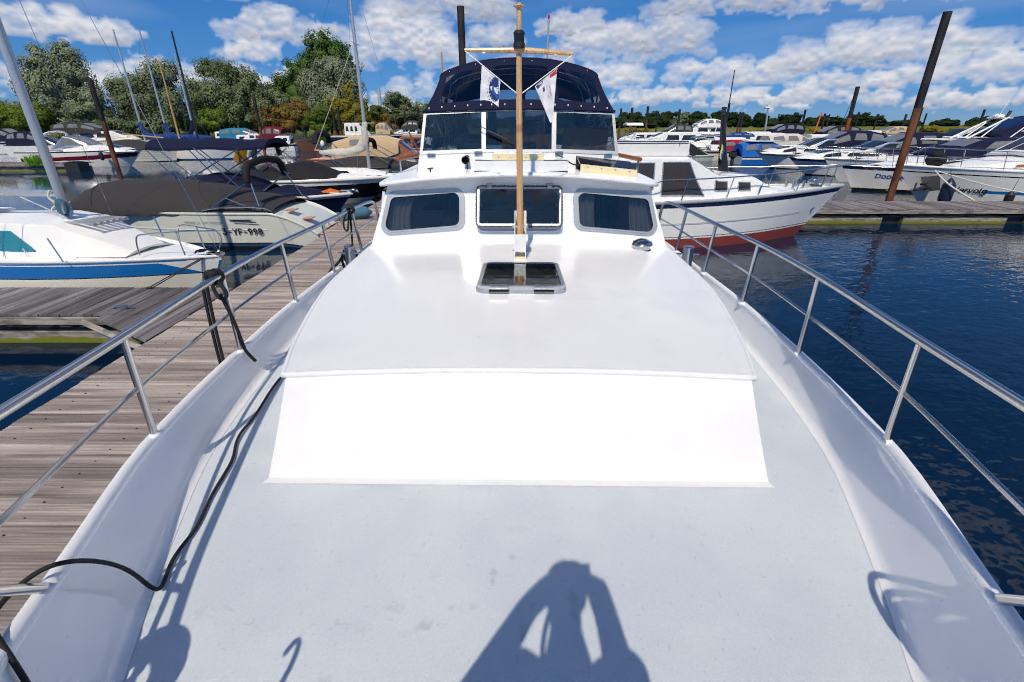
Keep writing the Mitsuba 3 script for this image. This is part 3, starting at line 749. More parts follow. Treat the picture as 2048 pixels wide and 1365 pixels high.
# rails
RY = [-1.12, -1.0, -.6, 0, .5, 1.13, 1.8, 2.755, 3.76, 4.71, 5.67, 6.35, 6.52, 6.58, 6.60]
RX = [0, .36, .86, 1.16, 1.335, 1.485, 1.66, 1.805, 1.915, 1.945, 1.97, 1.945, 1.94, 1.935, 1.93]
RZ = [2.22, 2.21, 2.18, 2.12, 2.085, 2.045, 2.006, 1.985, 1.95, 1.925, 1.908, 1.893, 1.84, 1.72, 1.45]
RXs = [x - .035 if y > 1.5 else x for x, y in zip(RX, RY)]
for s in (-1, 1):
    pts = spline([KP(x * s, y, z) for x, y, z in zip(RXs, RY, RZ)], 110)
    rl = bp('top_rail', tube(pts, .0195, 12), 'stainless')
    mids = [(-.6, .86, 1.97), (.0, 1.14, 1.90), (.5, 1.30, 1.85), (.80, 1.375, 1.815), (1.8, 1.650, 1.755), (2.755, 1.786, 1.73), (3.76, 1.875, 1.70), (4.71, 1.895, 1.678), (5.67, 1.918, 1.66), (6.58, 1.91, 1.65)]
    bp('mid_rail', tube(spline([KP(x * s, y, z) for y, x, z in mids], 70), .011, 8), 'stainless')
    for (yb, xb_, yt_, xt_, zt_) in ((.98, 1.385, .50, 1.335, 2.08), (1.80, 1.655, 1.80, 1.640, 1.995), (2.755, 1.772, 2.755, 1.772, 1.975), (3.76, 1.846, 3.76, 1.880, 1.94), (4.71, 1.864, 4.71, 1.908, 1.915), (5.67, 1.872, 5.67, 1.935, 1.90)):
        a_ = KP(s * xb_, yb, 0); a_ = (a_[0], a_[1], float(gz(a_[1])))
        bp('stanchion', bar((a_[0], a_[1], a_[2] + .002), KP(s * xt_, yt_, zt_), .0162, 12), 'stainless')
        bp('weld', ell((a_[0], a_[1], a_[2] + .008), (.027, .030, .018), 2), 'gel')
    bl = bp('bollard', [tube([(s * 1.825, 5.12, 1.40), (s * 1.825, 5.12, 1.60)], .055, 18)], 'stainless')
    put('cap', lathe([(0, .012), (.050, .010), (.060, 0), (.055, -.008), (0, -.008)], (s * 1.825, 5.12, 1.605), 18), 'stainless', bl, YAW); put('pin', bar((s * 1.70, 5.12, 1.53), (s * 1.95, 5.12, 1.53), .012, 8), 'stainless', bl, YAW)
# ---------------------------------------------------------------- boat kit
mat('antifoul', (.22, .040, .032), .6)
mat('navy_paint', (.010, .016, .055), .14, coat=.4)
mat('black_paint', (.010, .010, .012), .10, coat=.6)
mat('blue_paint', (.006, .150, .46), .22, coat=.3)
mat('teal_paint', (.02, .19, .32), .5)
mat('maroon_paint', (.12, .008, .022), .2, coat=.3)
mat('pale_green', (.62, .645, .60), .22, coat=.4)
mat('yellow_paint', (.70, .34, .01), .3)
mat('blue_hull', (.02, .07, .20), .25)
mat('grey_hull', (.42, .44, .46), .3)
mat('gel_far', (.78, .78, .77), .22)
mat('cream_gel', (.76, .74, .66), .25)
mat('lapstrake', (.66, .66, .60), .4)
mat('dark_glass', (.018, .021, .026), .05, spec=.7)
mat('grey_window', (.16, .17, .18), .15)
mat('curtain_pane', (.040, .038, .044), .10)
mat('blue_glass', (.03, .20, .26), .08)
mat('blue_cloth', (.010, .045, .19), .8, spec=.25, **FOLD)
mat('bright_blue_cloth', (.010, .120, .48), .75, spec=.25)
mat('maroon_cloth', (.13, .012, .022), .8, spec=.25)
mat('red_cloth', (.26, .012, .028), .8, spec=.25)
mat('turquoise_cloth', (.010, .17, .30), .8, spec=.25)
mat('cream_cloth', (.56, .53, .47), .85, spec=.25, **FOLD)
mat('sand_cloth', (.50, .37, .22), .85, spec=.25, **FOLD)
mat('mint_cloth', (.25, .50, .44), .8)
mat('pink_teak', (.46, .29, .21), .6)
mat('deck_grey', (.40, .41, .42), .6)
mat('orange', (.60, .13, .02), .6)
mat('red', (.52, .012, .02), .5)
mat('flag_white', (.76, .76, .78), .8)
mat('flag_blue', (.02, .06, .26), .8)
mat('yellow', (.75, .55, .02), .6)
mat('steel_blue', (.07, .18, .26), .4)
mat('fender_navy', (.012, .020, .050), .35)
mat('rope_white', (.60, .58, .52), .9)
mat('spar', (.55, .56, .58), .32, .6)
mat('spar_black', (.02, .02, .022), .35)
mat('spar_wood', (.46, .27, .08), .4, coat=.3)


class Hull:
    """Bow towards local +x; local origin at the stern on the water."""
    def __init__(s, L, Bm, f0, f1, rake=.8, full=.45, stern=.84, fine=.5, tuck=.84, p=2.1, drop=0.):
        s.drop = drop
        s.L, s.B, s.f0, s.f1, s.rake, s.full, s.stern, s.fine, s.tuck, s.p = L, Bm, f0, f1, rake, full, stern, fine, tuck, p

    def b(s, t):
        t = np.asarray(t, float)
        a = np.where(t < s.full, s.stern + (1 - s.stern) * np.sin(np.clip(t / s.full, 0, 1) * np.pi / 2), 1 - np.clip((t - s.full) / (1 - s.full), 0, 1) ** s.p)
        return s.B / 2 * np.maximum(a, .004)

    def z(s, t): t = np.asarray(t, float); return s.f0 + (s.f1 - s.f0) * t ** 2 - s.drop * np.clip(1 - t / .17, 0, 1) ** 1.7

    def pt(s, t, k, side=1, off=0.):
        t = np.asarray(t, float); k = np.asarray(k, float) + 0 * t
        w0 = s.tuck - s.fine * t ** 4
        y = s.b(t) * (w0 + (1 - w0) * np.clip(k, 0, 1) ** (.72 + .85 * t ** 5)) + off
        zz = -.3 + (s.z(t) + .3) * k
        x = s.L * t - s.rake * (1 - k) * t ** 5
        return np.stack([x, side * y, zz], -1)


ST = np.r_[np.linspace(0, .6, 9), np.linspace(.65, 1, 18)]


def hull(t, M, h, bands, deck='gel_far', rub='rubber', rub_r=.03, n=ST):
    """bands: (name, k0, k1, material) from the keel up."""
    for nm, k0, k1, m in bands:
        ks = np.linspace(k0, k1, max(2, int((k1 - k0) * 9) + 1))
        parts = [grid(np.array([h.pt(n, k, sd) for k in ks])) for sd in (1, -1)]
        tr = np.array([[h.pt(0, k, 1), h.pt(0, k, -1)] for k in ks]).reshape(len(ks), 2, 3)
        parts.append(grid(tr))
        put(nm, parts, m, t, M, 35)
    if deck:
        ds = np.array([[(h.L * u, sd * float(h.b(u)) * .985, float(h.z(u)) - .012 + .05 * (1 - sd * sd) * float(h.b(u)) / h.B * 2) for sd in (-1, -.6, -.2, .2, .6, 1)] for u in n])
        put('deck', grid(ds), deck, t, M, 40)
    if rub:
        l = h.pt(n, 1., 1); r_ = h.pt(n, 1., -1)
        put('rub_rail', tube(np.vstack([l, r_[::-1][1:]]), rub_r, 6), rub, t, M, 50)


def shell(kind, sts):
    """Surface function (x, a in 0..1 across, offset) of a cabin ('house') or a cloth arch ('arch'). sts: (x, half width low, z low, half width high, z high)."""
    A = np.array(sts, float)
    def S(x, a, off=0.):
        x, a = np.broadcast_arrays(np.asarray(x, float), np.asarray(a, float))
        wb, zb, wt, zt = (np.interp(x, A[:, 0], A[:, i]) for i in range(1, 5))
        sd = np.where(a < .5, 1., -1.); q = np.minimum(a, 1 - a) * 2
        if kind == 'arch':
            th = q * np.pi / 2
            e = .50
            w = wb + off; hgt = zt - zb + off
            y = w * np.cos(th) ** e; z = zb + hgt * np.sin(th) ** e
            y = np.where(q >= 1, 0, y)
            y = y * (1 - (1 - wt / wb) * np.clip((z - zb) / np.maximum(zt - zb, 1e-3), 0, 1))
            return np.stack([x, sd * y, z], -1)
        r = .05 + 0 * wt
        s1 = np.clip(q / .62, 0, 1); s2 = np.clip((q - .62) / .10, 0, 1); s3 = np.clip((q - .72) / .28, 0, 1)
        y = wb + (wt - wb) * s1 * .94; z = zb + (zt - zb) * s1 * .94
        c0y, c0z = wb + (wt - wb) * .94, zb + (zt - zb) * .94
        y = np.where(s2 > 0, c0y + (wt - r - c0y) * s2 ** 1.5, y); z = np.where(s2 > 0, c0z + (zt - c0z) * np.sin(s2 * np.pi / 2), z)
        y = np.where(s3 > 0, (wt - r) * (1 - s3), y); z = np.where(s3 > 0, zt + .06 * wt * s3 * (2 - s3), z)
        y = y + np.where(s3 > 0, 0, off); z = z + np.where(s2 > 0, off, 0)
        return np.stack([x, sd * y, z], -1)
    S.x0, S.x1, S.A = A[0, 0], A[-1, 0], A
    return S


def sup(t, M, kind, sts, m, name='cabin', wins=(), frame=None, nx=None, na=None, wm_='dark_glass', wname='window', caps=True):
    S = shell(kind, sts)
    A = S.A; xs = np.unique(np.r_[A[:, 0], np.linspace(A[0, 0], A[-1, 0], nx or (3 * len(A)))])
    an = np.linspace(0, 1, na or 25) if kind == 'arch' else np.r_[0, .15, .31, .325, .34, .35, .36, .43, .5, .57, .64, .65, .66, .675, .69, .85, 1]
    X, Aa = np.meshgrid(xs, an, indexing='ij')
    g = S(X, Aa); parts = [grid(g)]
    if caps:
        for e in (0, -1):
            c = g[e].mean(0) * [1, 0, 1]; v = np.vstack([g[e], [c]]); k = len(g[e])
            parts.append(mesh_of((v, [[i, i + 1, k] for i in range(k - 1)])))
    key = put(name, parts, m, t, M, 38 if kind == 'house' else 50)
    depth = key.count('__')
    for w in wins:
        x0b, x1b, x0t, x1t, a0, a1 = w[:6]; mm = w[6] if len(w) > 6 else wm_
        for mir in ((0,) if a1 > .5 else (0, 1)):
            def patch(e, off):
                U, V = np.meshgrid(np.linspace(0, 1, 9), np.linspace(0, 1, 9), indexing='ij')
                X = (x0b + (x0t - x0b) * V) * (1 - U) + (x1b + (x1t - x1b) * V) * U; Av = a0 + (a1 - a0) * V
                P = S(X, 1 - Av if mir else Av, off)
                if e:
                    c = P.mean((0, 1)); P = c + (P - c) * (1 + e)
                return grid(P)
            if frame:
                wk = put(wname, patch(0, .016), mm, key if depth < 2 else t, M, True)
                put('frame', patch(.0, .010).copy() if 0 else grid_frame(S, w, mir), frame, wk if wk.count('__') < 2 else key, M, True)
            else:
                put(wname, patch(0, .014), mm, key if depth < 2 else t, M, True)
    return key, S


def grid_frame(S, w, mir):
    x0b, x1b, x0t, x1t, a0, a1 = w[:6]
    c = []
    for U, V in [(u, 0) for u in np.linspace(0, 1, 7)] + [(1, v) for v in np.linspace(0, 1, 6)[1:]] + [(u, 1) for u in np.linspace(1, 0, 7)[1:]] + [(0, v) for v in np.linspace(1, 0, 6)[1:-1]]:
        x = (x0b + (x0t - x0b) * V) * (1 - U) + (x1b + (x1t - x1b) * V) * U; a = a0 + (a1 - a0) * V
        c.append(S(x, 1 - a if mir else a, .016).reshape(3))
    return tube(np.array(c), .016, 5, closed=True)


def boat_rail(t, M, h, x0, hgt, n=6, r=.014, mid=False, inset=.05, name='guard_rail', lean=.0):
    us = np.linspace(x0 / h.L, .99, 22)
    L_ = []
    for sd in (1, -1):
        p = h.pt(us, 1., sd, -inset); p[:, 2] += hgt * np.clip((us - us[0]) * 14, 0, 1); L_.append(p)
    tip = np.array([[h.L + .08 + lean, 0, h.f1 + hgt * 1.03]])
    rk = put(name, tube(np.vstack([L_[0], tip, L_[1][::-1]]), r, 6), 'stainless', t, M, 50)
    st = []
    for sd in (0, 1):
        for u in np.linspace(2, 20, n).astype(int):
            a = L_[sd][u]; st.append((a - [0, 0, hgt] , a))
    for a, b in st: put('stanchion', bar(a - [.10, 0, 0], b, r * .85, 5), 'stainless', rk, M)
    if mid:
        put('wire', tube(np.vstack([L_[0] - [0, 0, hgt * .5], tip - [[.05, 0, hgt * .5]], (L_[1] - [0, 0, hgt * .5])[::-1]]), r * .5, 5), 'stainless', rk, M)
    return rk


def W(bow, hd, L):
    """Placement of a boat of length L whose bow stands at `bow` and points to the compass of the plane, degrees from +x."""
    a = math.radians(hd)
    return rotz(hd, (bow[0] - L * math.cos(a), bow[1] - L * math.sin(a), 0))


def lettering(t, M, h, s, hgt, u, k, side, m='rubber', bold=False, ws=1., italic=0, off=.012):
    p0 = h.pt(u, k, side, off); p1 = h.pt(u + .02 * (1 if side < 0 else -1), k, side, off); p2 = h.pt(u, k + .05, side, off)
    put('lettering', text_on(s, hgt, p0, p1 - p0, p2 - p0, .003, bold, ws), m, t, M, False)


def decal(t, M, h, u0, u1, k0, k1, m, side=(1, -1), name='stripe', off=.006, k0b=None, k1b=None):
    us = np.linspace(u0, u1, 24)
    g = [grid(np.array([h.pt(us, (k0 if k0b is None else np.linspace(k0, k0b, 24)) * (1 - q) + (k1 if k1b is None else np.linspace(k1, k1b, 24)) * q, sd, off) for q in (0, .5, 1)])) for sd in side]
    put(name, g, m, t, M, 40)


def mast(t, M, x, y, z0, z1, r=.055, m='spar', spread=.6, stays=((0, 0, 0),), boom=None):
    k = put('mast', tube([(x, y, z0), (x, y, (z0 + z1) / 2), (x, y, z1)], [r, r, r * .75], 10), m, t, M, 60)
    zs = z0 + (z1 - z0) * spread
    put('spreader', [bar((x, y - .55, zs + .04), (x, y + .55, zs + .04), .014, 5), bar((x - .15, y, z1 - .02), (x + .22, y, z1 + .03), .010, 5), bar((x, y, z1), (x, y, z1 + .18), .008, 5)], m, k, M)
    for a in stays: put('stay', bar((x, y, z1 - .15), a, .0055, 4), 'stainless', k, M)
    if boom: put('boom', bar((x, y, boom[2]), boom, r * .8, 8), m, k, M)
    return k


def sail_cover(t, M, x, z, length, m, rise=1.2, name='sail_cover', drop=0., r=.17):
    pts = spline([(x + .02, 0, z + rise), (x - .06, 0, z + rise * .55), (x - .28, 0, z + .22), (x - length * .45, 0, z + .02), (x - length, 0, z + .02 - drop)], 22)
    rad = np.r_[np.linspace(r * .45, r, 8), np.linspace(r, r * .85, 8), np.linspace(r * .85, r * .4, 6)]
    tb = tube(pts, rad, 14); v = tb.vertices
    v += (meshkit.noise(v * [5, 9, 5], 4)[:, None] - .5) * .10 * [1, 1, 1]; v[:, 1] *= .75
    return put(name, tb, m, t, M, 50)


def cover(t, M, pts, m, name='cover', nz=.03, e=.8):
    """Tarpaulin: stations (x, half width, z edge, z ridge)."""
    A = np.array(pts, float); xs = np.linspace(A[0, 0], A[-1, 0], 46)
    w, z0, z1 = (PchipInterpolator(A[:, 0], A[:, i])(xs) for i in (1, 2, 3))
    rows = []
    for sgn in np.linspace(-1, 1, 25):
        q = abs(sgn)
        prof = (1 - q ** 2.2) ** e
        rows.append(np.c_[xs, sgn * w, z0 + (z1 - z0) * prof])
    g = np.array(rows)
    nn = meshkit.fbm(g * [1.2, 2.2, 1.0], 3, 8) - .5
    edge = np.clip(1 - np.abs(np.linspace(-1, 1, 25)) ** 6, 0, 1)[:, None]
    g[..., 2] += nn * nz * 2 * edge
    sk = np.array([np.c_[xs, np.sign(s_) * w * 1.004, z0 - .10 + .02 * np.sin(xs * 9)] for s_ in (-1, 1)])
    full = np.concatenate([sk[:1], g, sk[1:]])
    return put(name, grid(full), m, t, M, 60)


def bimini(t, M, x0, x1, w, z, feet, m='navy_cloth', thick=.10, name='bimini', sag=.03, rolled=False, sq=0.):
    if rolled:
        pts = spline([(x0, -w, z - .42), (x0 + .01, -w * .86, z - .10), (x0, -w * .5, z), (x0, 0, z + .04), (x0, w * .5, z), (x0 + .01, w * .86, z - .10), (x0, w, z - .42)], 26)
        tb = tube(pts, thick, 10); k = put(name, tb, m, t, M, 50)
    else:
        g = np.array([[(x, q * w, z - .10 * abs(q) ** 4 * 1.6 + .06 * (1 - q * q) - sag * math.sin((x - x0) / (x1 - x0) * math.pi * 2) ** 2) for q in np.linspace(-1, 1, 13)] for x in np.linspace(x0, x1, 20)])
        sk = [np.concatenate([g[:1] - [0, 0, .13], g, g[-1:] - [0, 0, .13]])]
        gg = sk[0]; l = gg[:, :1] - [0, 0, .07]; r_ = gg[:, -1:] - [0, 0, .07]
        k = put(name, grid(np.concatenate([l, gg, r_], 1)), m, t, M, 40)
    for a, b in feet: put('frame_tube', bar(a, b, .017, 8), 'stainless', k, M)
    return k


def fender(t_label, pos, r=.11, L=.6, m='fender_navy', horiz=None, line=None):
    k = thing('fender', t_label, 'fender')
    pr = [(0, -L / 2), (r * .35, -L / 2), (r * .8, -L / 2 + r * .5), (r, -L / 2 + r), (r, L / 2 - r), (r * .8, L / 2 - r * .5), (r * .35, L / 2), (r * .22, L / 2 + .05), (0, L / 2 + .06)]
    mm = lathe(pr, (0, 0, 0), 16)
    if horiz is not None: mm.apply_transform(trimesh.transformations.rotation_matrix(math.pi / 2, [0, 1, 0])); mm.apply_transform(rotz(horiz))
    mm.apply_translation(pos)
    put('body', mm, m, k, None, 50)
    if line: put('line', tube([(pos[0], pos[1], pos[2] + L / 2), line], .008, 5), 'rope_black', k)
    return k


# ---------------------------------------------------------------- left side, near
# small sailing boat with the blue band
L1 = Hull(6.6, 2.3, .86, .80, .55, .42, .86, .45, .86, 1.9)
M1 = W((-4.86, 7.93), -9.5, 6.6)
t = thing('sailing_boat', 'small white sailing boat with a wide bright blue band, lying behind the front finger dock', 'sailboat')
hull(t, M1, L1, [('bottom', 0, .735, 'cream_gel'), ('band', .75, .93, 'blue_paint'), ('topside', .93, 1.0, 'white'), ('rub_strip', .735, .75, 'rubber')], 'white', 'white', .022)
decal(t, M1, L1, 0, .93, .952, .968, 'blue_paint', name='pinstripe')
decal(t, M1, L1, .875, .965, .930, .934, 'white', name='bow_panel', k0b=.752); decal(t, M1, L1, .965, .996, .752, .934, 'white', name='bow_panel')
_, S = sup(t, M1, 'house', [(.6, .86, .84, .72, 1.27), (3.3, .84, .84, .66, 1.36), (4.05, .74, .84, .52, 1.32), (5.25, .50, .84, .30, .90)], 'white', wins=[(1.6, 3.85, 1.6, 3.45, .07, .25)], frame='teal_paint', wm_='blue_glass')
put('hatch_grating', [boxm(4.02, 4.62, -.30 + k * .115, -.24 + k * .115, 1.31 - .0, 1.335, .004) for k in range(6)] + [boxm(4.02, 4.06, -.31, .35, 1.30, 1.325), boxm(4.58, 4.62, -.31, .35, 1.28, 1.305)], 'spar', t, M1)
put('sliding_hatch', boxm(.7, 2.3, -.34, .34, 1.38, 1.43, .02), 'white', t, M1)
put('grab_rail', [tube([(1.0, -.55, 1.345), (1.1, -.55, 1.40), (2.9, -.5, 1.42), (3.0, -.5, 1.365)], .018, 6)], 'aluminium', t, M1)
mk = mast(t, M1, 3.93, -.10, 1.33, 9.2, .068, 'spar', .62, ((6.55, 0, .86), (3.6, -1.0, .88), (3.6, 1.0, .88), (3.3, -1.02, .88), (.1, 0, .9)), (1.1, -.2, 1.76))
put('mast_track', [boxm(3.835, 3.85, -.115, -.085, 1.5, 9.0)], 'spar_black', mk, M1, False)
put('mast_foot', boxm(3.83, 4.03, -.20, .0, 1.30, 1.345, .01), 'stainless', mk, M1)
for k in range(5):
    a = np.linspace(0, 2 * np.pi, 15)[:-1]
    put('rope_coil', tube(np.c_[3.99 + .012 * k + .02 * np.cos(a), -.20 + .075 * np.cos(a) + .008 * k, 1.56 + .13 * np.sin(a) - .012 * k], .009, 5, True), 'steel_blue', mk, M1)
put('rope_bundle', tube(spline([(3.86, -.18, 1.82), (3.84, -.22, 1.70), (3.9, -.2, 1.6), (3.84, -.24, 1.52), (3.88, -.2, 1.42)], 18), [.02] * 18, 6), 'rope_white', mk, M1)
put('vang', bar((3.2, -.17, 1.70), (3.85, -.12, 1.40), .007, 5), 'rope_white', mk, M1)
pp = put('pulpit', tube(spline([(5.45, -.42, .86), (5.50, -.42, 1.16), (5.62, -.40, 1.20), (6.3, -.12, 1.22), (6.58, 0, 1.22), (6.3, .12, 1.22), (5.62, .40, 1.20), (5.50, .42, 1.16), (5.45, .42, .86)], 60), .0125, 7), 'stainless', t, M1)
for q in (tube(spline([(6.58, 0, 1.22), (6.66, 0, 1.1), (6.52, 0, .84)], 10), .0125, 6), bar((6.1, -.22, .84), (6.05, -.22, 1.21), .012, 6), bar((6.1, .22, .84), (6.05, .22, 1.21), .012, 6)): put('leg', q, 'stainless', pp, M1)
for x in (2.55, 4.6):
    for sd in (-1, 1):
        put('stanchion', bar((x, sd * .95, .85), (x - .10, sd * .97, 1.22), .012, 6), 'stainless', t, M1)
put('bow_fitting', [boxm(6.35, 6.62, -.05, .05, .80, .86, .01)], 'stainless', t, M1)
put('jib_sheet', [tube(spline([(3.6, -.42, 1.36), (3.3, -.62, 1.08), (3.45, -.7, 1.0), (3.4, -.75, .9)], 14), .011, 5), tube(spline([(3.35, -.62, 1.1), (3.7, -.78, .95), (3.8, -.85, .88)], 8), .008, 5)], 'rope_white', t, M1)
mr = thing('mooring_line', 'thin grey mooring line from the blue banded sailboat bow down to the front finger dock', 'rope')
put('rope', [bar((-5.05, 7.93, .84), (-5.72, 7.22, .46), .009, 5), bar((-5.02, 7.95, .84), (-5.66, 7.24, .46), .009, 5), ell((-5.7, 7.22, .465), (.05, .03, .02), 1)], 'rubber', mr)
bl_ = thing('mooring_line', 'blue rope tied in a knot on the bow of the blue banded sailboat', 'rope')
put('rope', tube(spline([(-5.25, 7.96, .86), (-5.1, 7.90, .90), (-5.0, 7.96, .94), (-4.93, 7.9, .90), (-5.05, 7.98, .88), (-5.2, 7.9, .90), (-5.3, 7.93, .85)], 40), .016, 6), 'navy_cloth', bl_)

# pale tender with the dark cover
L2 = Hull(6.9, 2.3, .86, .95, .50, .40, .86, .45, .88, 2.0, .50)
STS = np.r_[np.linspace(0, .18, 12), ST[3:]]
M2 = rotz(180, (-4.75, 12.78, 0))
t = thing('tender', 'pale grey green open tender under a charcoal cover, stern to the boardwalk', 'motorboat')
hull(t, M2, L2, [('bottom', 0, .32, 'black_paint'), ('boot_stripe', .32, .36, 'blue_hull'), ('fender_strip', .36, .395, 'rubber'), ('topside', .395, 1.0, 'pale_green')], 'pale_green', 'pale_green', .03, STS)
decal(t, M2, L2, .17, .97, .665, .685, 'white', name='chine_step', off=.014)
cover(t, M2, [(1.0, 1.02, .90, 1.02), (1.6, 1.10, .92, 1.16), (2.6, 1.13, .93, 1.38), (4.0, 1.12, .93, 1.54), (5.2, 1.02, .94, 1.52), (5.9, .80, .95, 1.34), (6.35, .52, .96, 1.02)], 'grey_cloth', e=.62)
for xa, xb in ((3.2, 2.2), (5.6, 5.25)):
    qs = np.linspace(-.96, .96, 31); X_ = xb + (xa - xb) * (1 - np.abs(qs)) ** .5
    Wd, Z0, Z1 = (PchipInterpolator([1.0, 1.6, 2.6, 4.0, 5.2, 5.9, 6.35], v_)(X_) for v_ in ([1.02, 1.10, 1.13, 1.12, 1.02, .80, .52], [.90, .92, .93, .93, .94, .95, .96], [1.02, 1.16, 1.38, 1.54, 1.52, 1.34, 1.02]))
    put('cover_seam', tube(np.c_[X_, qs * Wd, Z0 + (Z1 - Z0) * (1 - np.abs(qs) ** 2.2) ** .62 + .006], .011, 5), 'grey_cloth', t, M2, 50)
put('teak_foredeck', grid(np.array([[(6.0 + .8 * u, q * (.72 - .62 * u), .975) for q in (-1, 0, 1)] for u in np.linspace(0, 1, 6)])), 'pink_teak', t, M2, False)
put('swim_platform', [boxm(-.50, .32, -.95, .95, .28, .345, .02)], 'pink_teak', t, M2)
for a in (.35, .72): put('step', boxm(.78 - .95 * a ** 1.6, 1.0 - .95 * a ** 1.6, .42, .72, .93 - .5 * a * a, .955 - .5 * a * a, .006), 'pink_teak', t, M2)
for y in (.1, .42): put('ladder_loop', tube(spline([(-.30, y, .34), (-.28, y, .56), (-.10, y, .62), (.02, y, .50), (.04, y, .34)], 20), .016, 7), 'stainless', t, M2)
for z, x0 in ((.86, 2.35), (.80, 2.3)):
    pass
hr = put('side_rail', tube(spline([(.95, 1.13, .93), (1.05, 1.14, .99), (2.5, 1.17, .975), (2.62, 1.17, .93)], 26), .022, 7), 'stainless', t, M2)
put('side_rail', tube(spline([(.95, -1.13, .93), (1.05, -1.14, .99), (2.5, -1.17, .975), (2.62, -1.17, .93)], 26), .022, 7), 'stainless', t, M2)
vn = put('side_vent', [boxm(1.50, 1.98, 1.128, 1.150, .705, .735, .006)], 'rubber', t, M2, label='dark side vent with two chrome bars')
put('chrome_bar', [boxm(1.42, 2.02, 1.142, 1.158, .722, .738, .004), boxm(1.36, 1.92, 1.140, 1.156, .672, .688, .004)], 'stainless', vn, M2)
lettering(t, M2, L2, '3-YF-998', .150, 2.26 / 6.9, .575, 1, 'rubber', True, .92, off=.018)
lettering(t, M2, L2, 'PRIMEUR', .058, 3.10 / 6.9, .80, 1, 'grey_hull', off=.012); lettering(t, M2, L2, '570 TENDER', .058, 2.68 / 6.9, .80, 1, 'grey_hull', off=.012)
bk_ = bimini(t, M2, 1.45, 2, 1.02, 1.98, [((1.45, 1.02, 1.56), (2.45, 1.14, .95)), ((1.45, -1.02, 1.56), (2.45, -1.14, .95)), ((1.47, .9, 1.80), (1.22, 1.12, .97)), ((1.47, -.9, 1.80), (1.1, -1.12, .97)), ((2.0, 1.09, 1.22), (1.35, 1.13, .97))], 'black_cloth', .085, 'folded_bimini', rolled=True)
v = scene  # keep

# navy runabout with the open bimini
L3 = Hull(6.9, 2.25, .62, .74, .9, .45, .86, .55, .80, 2.0)
M3 = W((-5.28, 16.45), 2, 6.9)
t = thing('motorboat', 'white and dark blue runabout with navy cockpit cover and an open navy bimini', 'motorboat')
hull(t, M3, L3, [('bottom', 0, .42, 'deck_grey'), ('topside', .42, .90, 'navy_paint'), ('gunwale', .90, 1.0, 'white')], 'white', 'white', .045)
cover(t, M3, [(.2, .95, .66, .80), (1.6, 1.02, .68, 1.05), (2.7, 1.04, .70, 1.40), (3.7, 1.0, .72, 1.28), (4.35, .95, .73, .98)], 'navy_cloth', 'cockpit_cover')
cover(t, M3, [(4.3, .82, .76, .86), (4.8, .74, .78, 1.0), (5.5, .55, .77, .92), (6.05, .30, .77, .80)], 'navy_cloth', 'bow_cover')
put('bow_wedge', mesh_of((np.array([(5.85, -.28, .78), (5.85, .28, .78), (6.2, 0, .90), (6.55, .14, .78), (6.55, -.14, .78)]), [[0, 1, 2], [1, 3, 2], [3, 4, 2], [4, 0, 2]])), 'orange', t, M3, False)
put('anchor_roller', [bar((6.55, 0, .80), (7.1, 0, .80), .05, 8), ell((6.95, 0, .83), (.14, .07, .06), 1), boxm(6.5, 6.75, -.09, .09, .76, .82, .01)], 'stainless', t, M3)
lettering(t, M3, L3, 'Jast', .22, 5.05 / 6.9, .60, -1, 'flag_white', ws=1.25)
for k in range(2): put('oval_plate', ell(L3.pt((4.75 + k * .28) / 6.9, .86, -1, .01), (.10, .02, .035), 1), 'cream', t, M3)
fz = [((1.7, s * 1.0, 2.10), (3.2, s * 1.06, .74)) for s in (-1, 1)] + [((2.7, s * 1.0, 2.18), (4.1, s * 1.04, .76)) for s in (-1, 1)] + [((4.0, s * 1.0, 2.15), (1.9, s * 1.06, 1.05)) for s in (-1, 1)] + [((1.35, s * 1.0, 2.10), (2.4, s * 1.05, .72)) for s in (-1, 1)] + [((4.65, s * .98, 2.10), (3.4, s * 1.05, 1.1)) for s in (-1, 1)]
bimini(t, M3, 1.25, 4.75, .92, 2.36, fz, 'navy_cloth', sag=.04)

# black hulled speedboat
L4 = Hull(8.2, 2.6, .86, .98, 1.7, .42, .88, .55, .80, 2.2)
M4 = W((-4.4, 19.75), 0, 8.2)
t = thing('speedboat', 'glossy black hulled speedboat with white deck and black cockpit cover', 'motorboat')
hull(t, M4, L4, [('bottom', 0, .40, 'grey_hull'), ('topside', .40, .84, 'black_paint'), ('gunwale', .84, 1.0, 'white')], 'white', 'white', .05)
sup(t, M4, 'house', [(3.3, 1.0, .86, .85, 1.0), (4.6, .95, .88, .75, 1.08), (6.2, .66, .92, .40, 1.04), (7.6, .22, .95, .10, .98)], 'white', 'foredeck_bulge')
cover(t, M4, [(.2, 1.02, .90, 1.0), (2.0, 1.10, .92, 1.12), (3.4, 1.10, .95, 1.32), (4.7, 1.0, 1.0, 1.52), (5.3, .86, 1.03, 1.34), (5.95, .60, 1.05, 1.08)], 'black_cloth')
put('chrome_vent', ell(L4.pt(.43, .70, -1, .01), (.26, .03, .05), 1), 'stainless', t, M4)
for x in (7.0, 7.45): put('deck_fitting', ell((x, -.14, 1.0), (.10, .05, .025), 1), 'stainless', t, M4)
bimini(t, M4, 3.2, 4, 1.05, 2.12, [((3.2, s * 1.0, 1.75), (4.35, s * 1.0, 1.15)) for s in (-1, 1)] + [((3.2, s * .9, 2.0), (4.1, s * 1.05, 1.2)) for s in (-1, 1)], 'black_cloth', .09, 'folded_bimini', rolled=True)

